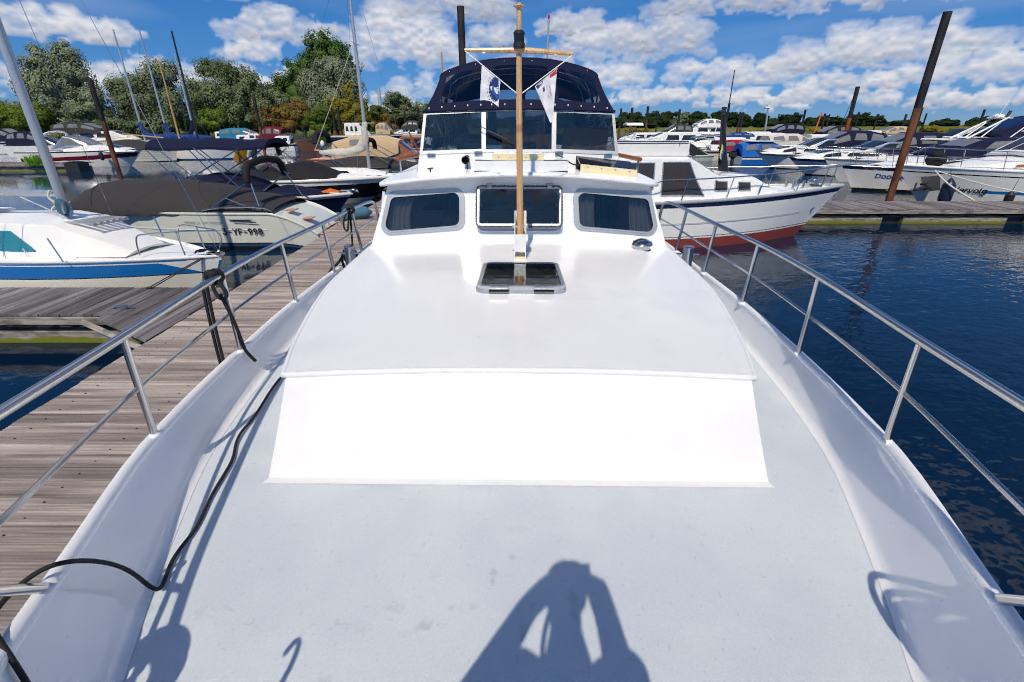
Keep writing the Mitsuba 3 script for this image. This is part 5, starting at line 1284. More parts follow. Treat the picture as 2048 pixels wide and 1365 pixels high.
cover(t, M, [(.05, .55, .38, .5), (.8, .6, .40, .70), (1.6, .5, .42, .66), (2.3, .15, .45, .5)], 'mint_cloth')
craft('cabin_cruiser', 'white cabin cruiser with two long side windows above the neighbouring cabin roof', 20.4, 13.4, 46, 1.0, 2.8, stripe='navy_paint', cabin=(.02, .80, 1.75, ((.06, .30), (.34, .56))), screen=(.40, .62, 1.9))
craft('motor_cruiser', 'white cruiser with raked windows, behind the two window cabin cruiser', 18.6, 12.2, 51.5, 1.15, 3.0, cabin=(.05, .95, 2.1), stripe='navy_paint')
t, M, h, L = craft('motor_cruiser', 'dark navy hulled cruiser with white cabin and grey cover, just right of the windscreen', 18.8, 11.4, 60, 1.15, 3.0, 'navy_paint', boot='navy_paint', cabin=(.30, .9, 1.95), canopy=(.0, .34, 1.95), canm='cream_cloth')
bm = bimini(t, M, L * .55, L * .80, 1.1, 2.95, [((L * .58, s, 2.8), (L * .72, s, 1.3)) for s in (-1, 1)] + [((L * .78, s, 2.8), (L * .62, s, 1.3)) for s in (-1, 1)], 'white_matt', sag=.01)
craft('motor_yacht', 'large white flybridge yacht with dark side glass before the poplar row', 31.6, 23.4, 78, 1.6, 3.8, cabin=(.05, .9, 2.5), canopy=(.12, .55, 3.6, 2.45), canm='gel_far')
craft('motor_cruiser', 'white cruiser with a grey blue canopy in the middle of the far right basin', 23.4, 17.2, 68, 1.3, 3.1, canopy=(.05, .6, 2.9, 1.5), canm='grey_cloth', cabin=(.4, .95, 1.9))
craft('motor_cruiser', 'white cruiser with a royal blue roof left of the dark red canopy', 24.8, 18.0, 53, 1.05, 3.0, cabin=(.15, .95, 1.75), canopy=(.1, .62, 2.02, 1.7), canm='blue_cloth', screen=(.5, .7, 1.9))
craft('motorboat', 'white boat with navy blue canopy walls and white windows behind the dark red canopy', 26.8, 21.6, 57, .95, 2.8, canopy=(.1, .8, 2.05), canm='blue_cloth')
craft('motor_cruiser', 'white cruiser with a row of windows behind the bright blue canopy', 31.0, 25.8, 63, 1.05, 2.9, cabin=(.05, .9, 2.0))
craft('motor_cruiser', 'white wheelhouse cruiser with chrome rails, left of the beige canopy', 29.2, 22.8, 56, .98, 3.0, cabin=(.05, .9, 1.95), stripe='blue_hull')
craft('motor_cruiser', 'cream cruiser with beige canopy and white wheelhouse, above the nearer sport cruiser', 23.4, 31.2, 48.5, .95, 3.0, 'cream_gel', cabin=(.50, .95, 1.95, ((.08, .26), (.3, .52))), canopy=(.02, .60, 2.05), canm='cream_cloth')
craft('motor_yacht', 'white yacht with a high navy canopy on its bridge, behind the beige canopy', 37.2, 31.8, 67, 1.4, 3.4, cabin=(.05, .9, 1.9), canopy=(.08, .8, 2.95, 1.7))
craft('motor_yacht', 'white yacht with a square black canopy on its bridge, left of the thick rusty pile', 38.2, 33.2, 58, 1.2, 3.2, cabin=(.05, .9, 1.7), canopy=(.05, .85, 2.75, 1.5), canm='black_cloth')
craft('motor_cruiser', 'white cruiser with rounded roof just right of the thick rusty pile', 43.4, 37.6, 62, 1.1, 3.0, cabin=(.05, .9, 2.15))
craft('motor_cruiser', 'white cruiser with a tan canopy on its roof, right of the tallest pile', 57.2, 51.0, 75, 1.3, 3.2, cabin=(.05, .9, 1.75), canopy=(.1, .7, 2.6, 1.6), canm='sand_cloth')
craft('motor_cruiser', 'white cruiser with low curved radar arch left of the tall yacht', 40.4, 33.8, 45.5, 1.2, 3.2, cabin=(.1, .95, 1.85), screen=(.1, .4, 2.45), low=1.8)
# orange pole spars and single masts on the right
for lab, a, b, r, m_ in (('bright orange brown mast in front of the high navy canopy', (34.6, 60, 1.6), (35.0, 60, 4.1), .10, 'orange'),                          ('slim white mast with a lamp right of the neighbouring black mast', (33.9, 70, .8), (33.62, 70, 4.9), .16, 'spar'), ('thin black sailboat mast rising over the dark red canopy', (17.87, 44, .9), (17.85, 44, 6.8), .055, 'spar_black'), ('thin whip aerial left of the thick rusty pile', (36.2, 58, 2.5), (37.0, 58, 6.3), .03, 'spar_black'),
                         ('short white mast among the boats before the poplar row', (21.5, 56, 1.0), (21.9, 56, 3.0), .06, 'white')):
    k = thing('mast', lab, 'mast'); put('pole', bar(a, b, r, 8, r * .7), m_, k)
    if 'lamp' in lab: put('lamp', boxm(b[0] - .45, b[0] + .2, 69.8, 70.2, 4.75, 5.05, .05), 'white', k)
# hulls under the two masts behind the canopy
t, M, h, L = craft('sailing_boat', 'sailboat whose slim white mast with a red tip rises behind the navy canopy', -.9, 5.4, 30.2, .95, 2.6, cabin=(.2, .85, 1.4), cat='sailboat')
mk = put('mast', bar((1.84, 30.2, 1.3), (1.95, 30.2, 7.9), .07, 8, .05), 'spar', t); put('tip', ell((1.95, 30.2, 8.02), (.06, .06, .12), 1), 'red', mk); put('spreader', bar((1.65, 30.2, 6.1), (2.2, 30.2, 6.1), .015, 5), 'spar', mk)
t, M, h, L = craft('sailing_boat', 'sailboat whose tan wooden mast rises at the left side of the navy canopy', -6.6, -1.2, 33.6, .9, 2.4, cabin=(.2, .85, 1.35), cat='sailboat')
put('mast', bar((-4.30, 33.6, 1.3), (-4.26, 33.6, 6.8), .06, 8, .045), 'spar_wood', t)
# far left dock with weeds
t, M = dock('finger_dock', 'weathered far left dock with a tuft of purple flowered weeds', 'y', 33.2, 34.8, -43.0, -28.4, .5, mat_='dock_wood_y', grooved_to=-99)
put('fascia_board', boxm(-43, -28.4, 33.12, 33.17, .32, .47), 'dock_beam', t, smooth=False); put('float_beam', boxm(-43, -28.6, 33.3, 34.7, -.3, .26), 'dock_beam', t, smooth=False); put('corner_post', boxm(-29.0, -28.1, 33.0, 33.9, -.3, .62, .05), 'rubber', t, smooth=False)


def blades(c, rx, ry, n, h, w, seed, lean=.25):
    rg = np.random.default_rng(seed)
    x = c[0] + rg.uniform(-rx, rx, n); y = c[1] + rg.uniform(-ry, ry, n); hh = h * rg.uniform(.55, 1.0, n); a = rg.uniform(0, np.pi, n)
    lx, ly = rg.normal(0, lean, n) * hh, rg.normal(0, lean, n) * hh
    dx, dy = np.cos(a) * w, np.sin(a) * w
    z0 = np.full(n, c[2])
    v = np.stack([np.c_[x - dx, y - dy, z0], np.c_[x + dx, y + dy, z0], np.c_[x + lx * .4 + dx * .7, y + ly * .4, z0 + hh * .6], np.c_[x + lx, y + ly, z0 + hh]], 1).reshape(-1, 3)
    i = np.arange(n)[:, None] * 4
    return trimesh.Trimesh(v, np.vstack([i + [0, 1, 2], i + [0, 2, 3]]), process=False)


def leafcol(c1, c2, s=.6, c3=None):
    def fn(p, n, uv):
        g = fbm(p.x * s, p.y * s, p.z * s, 3)
        r = cell_rand(p.x * 3.1, p.y * 3.1, p.z * 3.1)
        c = mix(c1, c2, smoothstep(.30, .70, g)) * (.88 + .24 * r)
        return c
    return P(fn)


for nm, a, b in (('willow', (0.204, 0.250, 0.157), (0.360, 0.407, 0.274)), ('willow_dark', (0.133, 0.175, 0.086), (0.250, 0.298, 0.164)), ('poplar', (0.072, 0.137, 0.041), (0.145, 0.233, 0.068)), ('row_poplar', (0.030, 0.060, 0.020), (0.060, 0.100, 0.034)), ('shrub_green', (0.113, 0.185, 0.032), (0.209, 0.282, 0.052)), ('shrub_brown', (0.193, 0.125, 0.041), (0.290, 0.209, 0.061)),
                 ('shrub_gold', (0.241, 0.209, 0.036), (0.322, 0.282, 0.048)), ('dark_wood', (0.020, 0.042, 0.018), (0.042, 0.070, 0.028)), ('reed', (0.064, 0.129, 0.020), (0.121, 0.193, 0.032)), ('weed', (0.161, 0.419, 0.032), (0.258, 0.500, 0.064))):
    scene['material_leaf_' + nm] = {'type': 'principledthin', 'base_color': leafcol(a, b), 'roughness': .55, 'spec_trans': 0.0, 'diff_trans': .7, 'eta': 1.35}
mat('bark', (.055, .045, .036), .9)
mat('meadow', P(lambda p, n, uv: mix((.060, .078, .020), (.100, .102, .034), smoothstep(.3, .7, fbm(p.x * .05, p.y * .05, 0, 4)))), .95, spec=.1)
k = thing('weeds', 'bright green weeds with purple flowers growing at the far left dock', 'plant')
put('stems', blades((-30.6, 33.05, .40), .75, .12, 260, .75, .02, 5), 'leaf_weed', k, None, False, kind='stuff')
mat('flower', (.42, .10, .42), .7); put('flowers', [ell((-30.4 + .1 * i, 33.02, .98 + .07 * (i % 3)), (.04, .04, .08), 1) for i in range(5)], 'flower', k, kind='stuff')

# ---------------------------------------------------------------- mooring piles
PILES = [(13.24, 17.4, 5.93, .27, .62, 'rust', 'tallest rusty pile in front of the lettered white bow'), (-1.55, 17.3, 6.05, .25, .0, 'pile_black', 'thick black pile rising behind the navy canopy'),
         (26.8, 42.0, 5.5, .27, .66, 'rust_red', 'thick orange red pile with a black top, left of the tallest pile'), (29.7, 73.1, 5.5, .27, .62, 'rust_red', 'red brown pile just right of the neighbouring black mast'),
         (19.6, 95.7, 5.5, .3, .55, 'rust', 'grey brown pile closest to the windscreen, before the poplar row'), (20.6, 91.3, 5.5, .36, .6, 'rust', 'second grey topped pile before the poplar row'), (21.8, 85.5, 5.5, .34, .7, 'rust', 'third and taller grey brown pile before the poplar row'),
         (32.4, 118., 5.5, .36, .5, 'rust', 'slender brown pile before the round bush in the poplar row'), (32.1, 101.8, 5.5, .36, .55, 'rust_red', 'red footed pile in the middle of the poplar row'), (52., 121., 5.5, .4, .5, 'rust', 'left one of the pair of piles at the end of the poplar row'),
         (54.2, 124.5, 5.5, .4, .5, 'rust', 'right one of the pair of piles at the end of the poplar row'), (72., 143., 5.5, .32, .5, 'rust', 'thin brown pile left of the high navy canopy'), (58.0, 105.2, 5.5, .36, .55, 'rust', 'brown pile with a black top above the beige canopy'),
         (82., 139., 5.5, .45, .5, 'rust', 'left one of the two piles beside the square black canopy'), (88., 147., 5.5, .3, .4, 'rust', 'thin right one of the two piles beside the square black canopy'), (79.0, 121., 5.5, .32, .3, 'pile_black', 'thin dark pile directly right of the thick orange red pile'),
         (100., 145., 5.5, .36, .3, 'pile_black', 'dark pile between the two thick rusty piles'), (110., 148., 5.5, .5, .5, 'rust', 'brown pile directly left of the tallest rusty pile'), (70., 91., 5.5, .32, .4, 'pile_black', 'dark pile directly right of the tallest rusty pile'),
         (107., 137., 5.5, .36, .4, 'rust', 'smaller brown pile two steps right of the tallest rusty pile'), (91., 102.5, 5.5, .36, .3, 'pile_black', 'dark pile behind the radar arch of the tall yacht'),
         (-26.9, 34.7, 5.5, .27, .62, 'rust', 'rusty pile with black top before the big left willow'), (-27.8, 57.9, 5.5, .28, .55, 'rust', 'rusty pile with black top right of the round willow'), (-29.7, 88, 5.3, .36, .45, 'rust_red', 'left one of the two red footed piles on the left bank'),
         (-28.8, 88, 5.3, .36, .45, 'rust_red', 'right one of the two red footed piles on the left bank'), (-22.8, 112.6, 5.5, .36, .45, 'rust', 'pile before the small willows, left one'), (-17.1, 97.2, 5.5, .36, .5, 'rust', 'pile before the small willows, right one beside the canopy')]
for x, y, zt, r, sp, m_, lab in PILES:
    r = r * .42 if y < 20 else r * .55
    k = thing('mooring_pile', lab, 'pile', 'steel mooring piles in the harbour')
    zs = -1 + (zt + 1) * sp
    if sp > .01: put('shaft', tube([(x, y, -1.5), (x, y, zs)], r, 16), m_, k, None, 50)
    put('sleeve', tube([(x, y, max(zs, -1.5)), (x, y, zt)], r * 1.04, 16), 'pile_black', k, None, 50)

# ---------------------------------------------------------------- land
sh = [(-900, 60), (-200, 68), (-110, 76), (-70, 84), (-46, 92), (-34, 93), (-24, 100), (-14, 112), (10, 150), (60, 172), (300, 184), (1200, 200)]
xs = np.r_[np.linspace(-900, -150, 8), np.linspace(-140, 60, 60), np.linspace(70, 1200, 30)]
yb = interp(xs, [p[0] for p in sh], [p[1] for p in sh]) + (meshkit.noise(np.c_[xs * .15, xs * 0, xs * 0], 3) - .5) * 3
rows = [np.c_[xs, yb - .6, np.full(len(xs), -.6)], np.c_[xs, yb + .8, np.full(len(xs), .25)], np.c_[xs, yb + 4, np.full(len(xs), .45)], np.c_[xs, yb + 60, np.full(len(xs), .6)], np.c_[xs, yb + 300, np.full(len(xs), .8)], np.c_[xs * 3.4, np.full(len(xs), 4900.), np.full(len(xs), 1.2)]]
put('meadow', grid(np.array(rows)), 'meadow', smooth=True, kind='structure')
rg = np.random.default_rng(3)
bl = [blades((x, float(interp(x, xs, yb)) + .6, .0), 1.3, 1.2, 150, 1.7, .06, int(x * 7) + 2000, .12) for x in np.arange(-78, 6, 2.2)]
tag(put('reeds', bl, 'leaf_reed', smooth=False), 'strip of fresh green reeds along the left bank', 'reed', None, 'stuff')


def crown(blobs, n, size, seed, clump=1.0, up=.25, droop=0., core=.55):
    """blobs: ellipsoids (x, y, z, rx, ry, rz). Leaves lie on clumps spread through them, turned outwards."""
    rg = np.random.default_rng(seed)
    bb = np.array(blobs, float); wt = bb[:, 3] * bb[:, 5]; wt /= wt.sum()
    n = int(n * 1.7); size = size * .74
    nc = max(8, int(n / 150))
    bi = rg.choice(len(bb), nc, p=wt)
    d = rg.normal(size=(nc, 3)); d /= np.linalg.norm(d, axis=1, keepdims=True)
    rad = rg.uniform(.35, 1.0, nc) ** .5
    cc = bb[bi, :3] + d * rad[:, None] * bb[bi, 3:]
    cr = clump * rg.uniform(.55, 1.25, nc)
    ci = rg.integers(0, nc, n)
    e = rg.normal(size=(n, 3)); e /= np.linalg.norm(e, axis=1, keepdims=True)
    p = cc[ci] + e * (cr[ci] * rg.uniform(.55, 1.08, n))[:, None] * [1, 1, .8]
    p[:, 2] -= droop * rg.random(n) ** 2 * cr[ci] * 1.4
    nn = e * .85 + d[ci] * .60 + rg.normal(size=(n, 3)) * .22 + [0, 0, up]
    nn /= np.linalg.norm(nn, axis=1, keepdims=True)
    a = np.cross(nn, rg.normal(size=(n, 3))); a /= np.linalg.norm(a, axis=1, keepdims=True)
    b = np.cross(nn, a); s = size * rg.uniform(.6, 1.3, n)[:, None]
    v = np.stack([p - a * s * .5, p + b * s * .32, p + a * s * .5, p - b * s * .32], 1).reshape(-1, 3)
    i = np.arange(n)[:, None] * 4
    m = trimesh.Trimesh(v, np.vstack([i + [0, 1, 2], i + [0, 2, 3]]), process=False)
    keep = v.reshape(n, 4, 3)[:, :, 2].min(1) > .35
    m.update_faces(np.r_[keep, keep])
    cores = []
    for b_ in bb if core else ():
        c_ = trimesh.creation.icosphere(2); vv = c_.vertices; q_ = 1 + (meshkit.noise(vv * 2.3 + b_[:3], 5)[:, None] - .5) * .7
        c_.vertices = vv * q_ * b_[3:] * core + b_[:3]; c_.vertices[:, 2] = np.maximum(c_.vertices[:, 2], .2); cores.append(c_)
    return trimesh.util.concatenate([m] + cores) if cores else m


def tree(name, label, x, y, h, w, m_, n, seed, size=.42, clump=1.1, blobs=None, trunk=True, droop=0., cat='tree', group=None, base=.5):
    k = thing(name, label, cat, group)
    rg = np.random.default_rng(seed + 99)
    if blobs is None:
        blobs = [(x, y, base + h * .52, w * .40, w * .36, h * .36)]
        for j in range(7):
            a = rg.uniform(0, 6.28); q = rg.uniform(.15, .36) * w
            blobs.append((x + math.cos(a) * q, y + math.sin(a) * q * .8, base + h * rg.uniform(.30, .84), w * rg.uniform(.16, .28), w * .22, h * rg.uniform(.13, .22)))
    else:
        blobs = [(x + b[0], y + b[1], b[2], b[3], b[3] * .85, b[4]) for b in blobs]
    put('crown', crown(blobs, n, size, seed, clump, droop=droop), m_, k, None, False)
    if trunk:
        put('trunk', tube([(x, y, .2), (x + .2, y, h * .25), (x + .1, y + .2, h * .55), (x, y, h * .78)], [.035 * h, .028 * h, .018 * h, .006 * h], 8), 'bark', k)
        for j, b in enumerate(blobs[1:5]): put('limb', tube([(x + .1, y, h * (.22 + .07 * j)), ((x + b[0]) / 2, (y + b[1]) / 2, (h * .35 + b[2]) / 2), b[:3]], [.014 * h, .009 * h, .004 * h], 6), 'bark', k)
    return k


G = 'trees on the left bank'
tree('willow_tree', 'tall silvery willow with a two headed crown at the far left', -70.5, 86, 14, 11, 'leaf_willow', 17000, 1, .50, 1.25, [(-2.2, 0, 7.5, 4.2, 3.4), (-3.0, 0, 11.2, 2.6, 2.4), (-2.5, 0, 13.2, 1.2, 1.0), (1.2, 0, 10.0, 3.0, 3.2), (1.6, 0, 13.2, 1.6, 1.3), (3.2, 0, 6.5, 3.4, 3.0), (-5.2, 0, 8.6, 2.2, 2.2), (0, 0, 4.2, 4.8, 2.6)], droop=.5, group=G)
tree('willow_tree', 'darker wide willow leaning right, between the two headed willow and the masts', -60.0, 88, 12.4, 11, 'leaf_willow_dark', 14000, 2, .50, 1.25, [(0, 0, 6.5, 4.6, 3.6), (2.4, 0, 9.6, 2.8, 2.2), (4.6, 0, 10.8, 1.6, 1.4), (-2.6, 0, 8.5, 2.8, 2.4), (4.4, 0, 6.2, 2.8, 2.4), (-1, 0, 3.4, 5.2, 2.4)], droop=.5, group=G)
tree('willow_tree', 'broad round grey green willow behind the tall black mast', -51.0, 97, 13, 14, 'leaf_willow_dark', 18000, 3, .52, 1.3, [(0, 0, 6.5, 6.0, 4.2), (-2.4, 0, 11.4, 2.2, 1.9), (.6, 0, 11.6, 2.4, 1.8), (3.4, 0, 9.4, 3.2, 2.6), (-5.2, 0, 7.6, 2.8, 3.2), (5.6, 0, 6.0, 2.6, 3.0), (0, 0, 3.2, 7.0, 2.4)], droop=.5, group=G)
tree('poplar_tree', 'tallest dark green poplar in the middle of the left bank', -36.0, 108, 19.5, 10, 'leaf_poplar', 15000, 4, .52, 1.2, [(0, 0, 10, 4.6, 6.5), (-1.4, 0, 16.2, 2.6, 2.6), (1.6, 0, 16.0, 2.6, 2.4), (0, 0, 17.6, 1.8, 1.4), (3.6, 0, 12.8, 2.2, 3.0), (-3.8, 0, 12.0, 2.6, 3.0)], group=G)
tree('poplar_tree', 'mid green poplar shoulder left of the tallest poplar', -43.6, 110, 14.5, 9, 'leaf_poplar', 12000, 5, .52, 1.2, [(0, 0, 8, 4.6, 5.0), (-2.8, 0, 10.4, 2.6, 2.4), (1.0, 0, 12.8, 3.0, 2.2), (3.6, 0, 13.6, 3.2, 2.6), (5.4, 0, 15.0, 2.4, 2.2), (2.5, 0, 10.0, 3.6, 3.4), (-4.6, 0, 8.2, 2.0, 3.0)], group=G)
tree('willow_tree', 'silver willow in front of the tallest poplar', -33.2, 101, 14.3, 10, 'leaf_willow', 15000, 6, .50, 1.25, [(-1, 0, 7.4, 4.4, 4.6), (-.4, 0, 12.6, 2.6, 1.9), (2.0, 0, 11.0, 2.4, 2.2), (-3.8, 0, 10.0, 2.4, 2.4), (3.4, 0, 8.6, 2.0, 2.6)], droop=.4, group=G)
tree('willow_tree', 'small pale willow low in front of the poplar shoulder', -43.0, 101, 8.4, 7, 'leaf_willow', 6500, 7, .45, 1.0, droop=.4, group=G)
tree('shrub', 'yellow green bush right below the silver willow', -30.8, 98, 9.2, 6.4, 'leaf_shrub_gold', 7000, 8, .40, .9, group=G, cat='bush')
tree('shrub', 'golden brown bush beside the cream sail mast', -28.6, 99, 6.8, 5.4, 'leaf_shrub_gold', 5000, 9, .40, .9, group=G, cat='bush')
tree('shrub', 'broad reddish brown bush on the left bank', -40.6, 97, 6.6, 8.0, 'leaf_shrub_brown', 8000, 10, .40, .9, group=G, cat='bush')
tree('shrub', 'brown bush next to the rusty pile right of the round willow', -44.6, 97, 5.6, 6.0, 'leaf_shrub_brown', 6000, 11, .40, .9, group=G, cat='bush')
tree('shrub', 'olive bush between the brown bush and the yellow green bush', -35.4, 96.5, 5.4, 6.4, 'leaf_shrub_green', 6500, 12, .40, .9, group=G, cat='bush')
tree('shrub', 'low green bush at the foot of the tallest poplar', -34.2, 99, 7.2, 5.0, 'leaf_poplar', 5000, 13, .40, .9, group=G, cat='bush')
for i, (x, y, h, w, mm, lab) in enumerate([(-83, 88, 6.2, 9, 'leaf_shrub_green', 'sunlit green bush at the left edge of the bank'), (-75.5, 82, 6.4, 8, 'leaf_shrub_green', 'green bush under the two headed willow'), (-66, 84, 5.0, 9, 'leaf_willow_dark', 'dark bush under the leaning willow'), (-57.5, 90, 6.6, 8, 'leaf_shrub_green', 'olive bush behind the blue sail covers'), (-53.5, 92, 5.6, 7, 'leaf_shrub_green', 'low bush behind the wooden mast'), (-90, 92, 6.5, 9, 'leaf_shrub_gold', 'yellowish bush cut by the left edge')]):
    tree('shrub', lab, x, y, h, w, mm, 6500, 20 + i, .42, 1.0, group=G, cat='bush')
tree('willow_tree', 'small round willow left of the navy canopy', -25.6, 122, 9.0, 8.5, 'leaf_willow_dark', 8000, 30, .5, 1.1, group=G)
tree('willow_tree', 'smallest willow touching the navy canopy edge', -20.6, 124, 8.4, 6, 'leaf_willow_dark', 6000, 31, .5, 1.1, group=G)
tree('conifer_shrub', 'dark green tree between the silver sail mast and the small willows', -31.8, 124, 7.6, 5, 'leaf_poplar', 4500, 32, .45, .9, group=G)
tree('shrub', 'brown bush under the small willows', -29.6, 117, 4.8, 7, 'leaf_shrub_brown', 5000, 33, .42, .9, group=G, cat='bush')
# factory behind
k = thing('factory_hall', 'long grey roofed hall with a chimney far behind the small willows', 'building')
put('wall', boxm(-75, -20, 262, 300, .5, 8.5), 'curtain_pane', k, smooth=False)
put('roof', mesh_of((np.array([(-76, 261, 8.5), (-19, 261, 8.5), (-19, 280, 12.4), (-76, 280, 12.4), (-76, 301, 8.5), (-19, 301, 8.5)]), [[0, 1, 2, 3], [3, 2, 5, 4]])), 'deck_grey', k, None, False)
put('chimney', tube([(-64, 259.5, .5), (-64, 259.5, 18.5)], [.9, .7], 10), 'deck_grey', k)
# poplar row on the right, single trees
rg = np.random.default_rng(17)
ORD = 'first second third fourth fifth sixth seventh eighth ninth tenth eleventh twelfth thirteenth'.split()
POP = lambda i: ('dark green poplar of the far right row, ' + (ORD[i] + ' from the left end' if i < 13 else ORD[25 - i] + ' from the right end'))
X0 = [(89 + i * 4.4 + rg.uniform(-1, 1)) for i in range(26)]
for i, x in enumerate(X0):
    if i in (4,): continue
    y = 425 + rg.uniform(-8, 8); hh = 12.0 * rg.uniform(.92, 1.04) if i > 4 else 11.6
    if i > 22: hh *= .9
    tree('poplar_tree', POP(i), x, y, hh, 7.5, 'leaf_row_poplar' if i < 17 else 'leaf_dark_wood', 3800, 200 + i, 1.35, 1.9, group='poplars in the far row', blobs=[(0, 0, hh * .55, 4.2, hh * .42), (rg.uniform(-2, 2), 0, hh * .82, 2.8, hh * .18), (rg.uniform(-3, 3), 0, hh * .35, 3.4, hh * .24)])
tree('shrub', 'round pale bush before the poplar row', 66, 205, 6.2, 7, 'leaf_willow', 3500, 70, .6, 1.1, cat='bush')
for i, (x, y, h, w, lab) in enumerate([(262, 500, 12, 22, 'separate dark tree right of the poplar row'), (345, 560, 11, 44, 'dark grove behind the high navy canopy'), (430, 640, 17, 52, 'tall dome shaped dark grove left of the thick orange red pile')]):
    tree('grove_tree', lab, x, y, h, w, 'leaf_dark_wood', 4500, 80 + i, 1.6, 2.6, group=None)
bb = [(x, 700 + 20 * math.sin(x), 4.2, 16, 10, 5.4 + 1.8 * math.sin(x * .021) + 1.2 * math.sin(x * .053)) for x in range(150, 1500, 17)]
tag(put('far_wood', crown(bb, 60000, 3.6, 91, 3.2, core=.9), 'leaf_dark_wood', smooth=False), 'low dark wooded line along the right horizon', 'wood', None, 'stuff')
bb = [(x, 330 + 14 * math.sin(x), 3.5, 9, 7, 4.6 + 1.4 * math.sin(x * .06)) for x in range(-340, 90, 10)]
tag(put('far_hedge', crown(bb, 20000, 1.8, 92, 2.2, core=.85), 'leaf_dark_wood', smooth=False), 'dark hedge line far behind the canopy and the left bank', 'wood', None, 'stuff')
bs = [(float(x), float(interp(x, xs, yb)) + 5 + rg.uniform(0, 12), .9, 3.2, 2.5, rg.uniform(.7, 1.6)) for x in rg.uniform(0, 260, 60)]
tag(put('bank_scrub', crown(bs, 9000, .7, 93, 1.0), 'leaf_shrub_gold', smooth=False), 'low olive scrub along the far right shore', 'bush', None, 'stuff')
# ---------------------------------------------------------------- flags on the halyards
def sheet(pl, pr, bl, br, ny=14, nx=12, rip=.012, ph=0., y0=4.40, sagb=.02):
    U, V = np.meshgrid(np.linspace(0, 1, nx), np.linspace(0, 1, ny), indexing='xy')
    P0 = np.array([[(np.array(pl) * (1 - u) + np.array(pr) * u) * (1 - v) + (np.array(bl) * (1 - u) + np.array(br) * u) * v for u in np.linspace(0, 1, nx)] for v in np.linspace(0, 1, ny)])
    x, z = P0[..., 0], P0[..., 1] + sagb * np.sin(np.pi * U) * V
    return np.stack([x, fy(x, z, ph, rip, y0), z], -1)


def fy(x, z, ph=0., rip=.012, y0=4.40): return y0 + rip * np.sin(x * 38 + z * 9 + ph) + .004 * np.sin(z * 55 + ph)


mat('flag_cloth', (.74, .74, .77), .85); mat('flag_mid_blue', (.012, .10, .36), .8); mat('flag_dark_blue', (.010, .030, .16), .8); mat('flag_red', (.50, .03, .05), .8); mat('flag_purple', (.075, .05, .22), .8)
f1 = thing('flag', 'white burgee with a round blue emblem hanging left of the wooden mast', 'flag')
put('cloth', grid(sheet((-.298, 3.232), (-.152, 3.122), (-.322, 2.982), (-.170, 2.935))), 'flag_cloth', f1, YAW, True)


def fpoly(g, m, off, key, name, ph=0., rip=.012, y0=4.40):
    g = g.segmentize(.008)
    out = []
    for q in getattr(g, 'geoms', [g]):
        if q.area < 1e-7: continue
        e = trimesh.creation.extrude_polygon(q, .0006, engine='earcut'); v = e.vertices.copy()
        e.vertices = np.c_[v[:, 0], fy(v[:, 0], v[:, 1], ph, rip, y0) - off + v[:, 2], v[:, 1]]; out.append(e)
    put(name, trimesh.util.concatenate(out), m, key, YAW, False)


def oval(cx, cz, a, b, n=40): return Polygon([(cx + a * math.cos(t), cz + b * math.sin(t)) for t in np.linspace(0, 2 * math.pi, n)[:-1]])


cut = Polygon([(-.40, 2.9), (-.178, 2.9), (-.163, 3.02), (-.170, 3.2), (-.40, 3.2)])
fpoly(oval(-.197, 3.062, .048, .088).intersection(cut), 'flag_dark_blue', .0025, f1, 'emblem')
fpoly(oval(-.186, 3.062, .034, .072).intersection(cut), 'flag_mid_blue', .0045, f1, 'emblem_core')
fpoly(unary_union([Polygon([(-.190, 3.060), (-.168, 3.048), (-.168, 3.058), (-.180, 3.068)]), Polygon([(-.188, 3.074), (-.170, 3.070), (-.170, 3.084)]), Polygon([(-.186, 3.030), (-.170, 3.038), (-.171, 3.028)])]), 'flag_cloth', .0065, f1, 'emblem_sails')
def ring_text(s, cx, cz, a, b, t0, t1, h, m, key, off):
    out = []
    for c, t_ in zip(s, np.linspace(t0, t1, len(s))):
        if c == ' ': continue
        p = (cx + a * math.cos(t_), cz + b * math.sin(t_)); tg = np.array([-a * math.sin(t_), 0, b * math.cos(t_)]) * np.sign(t1 - t0); up = np.cross([0, -1., 0], tg)
        out.append(text_on(c, h, (p[0], float(fy(np.array(p[0]), np.array(p[1]))) - off, p[1]), tg, up if up @ np.array([p[0] - cx, 0, p[1] - cz]) > 0 else -up, .0004, True))
    put('lettering', out, m, key, YAW, False, kind='stuff')
ring_text('JACHTHAVEN', -.197, 3.062, .056, .099, 1.9, 4.4, .011, 'rubber', f1, .004)
ring_text('DE EERNOL', -.194, 3.062, .040, .079, 1.9, 4.5, .010, 'flag_cloth', f1, .006)
f2 = thing('flag', 'white pennant with red and purple corners hanging right of the wooden mast', 'flag')
put('cloth', grid(sheet((.128, 3.086), (.304, 3.214), (.262, 2.812), (.284, 2.830), ph=1., rip=.018, sagb=.0, y0=4.405)), 'flag_cloth', f2, YAW, True)
fpoly(Polygon([(.245, 3.166), (.302, 3.208), (.300, 3.176), (.250, 3.146)]), 'flag_red', .003, f2, 'red_corner', 1., .018, 4.405)
fpoly(Polygon([(.134, 3.086), (.190, 3.126), (.190, 3.108), (.152, 3.064)]), 'flag_purple', .003, f2, 'purple_corner', 1., .018, 4.405)
fpoly(Polygon([(.190, 3.072), (.206, 3.084), (.210, 3.052), (.194, 3.044)]), 'flag_purple', .003, f2, 'purple_badge', 1., .018, 4.405)
for k, s in enumerate(('Watersport', 'in de buurt')):
    put('lettering', text_on(s, .013, (.236 - k * .020, float(fy(np.array(.235), np.array(3.08), 1., .018, 4.405)) - .012, 3.105 - .016 * k), (.25, 0, -1), (1, 0, .25), .0004), 'flag_purple', f2, YAW, False, kind='stuff')

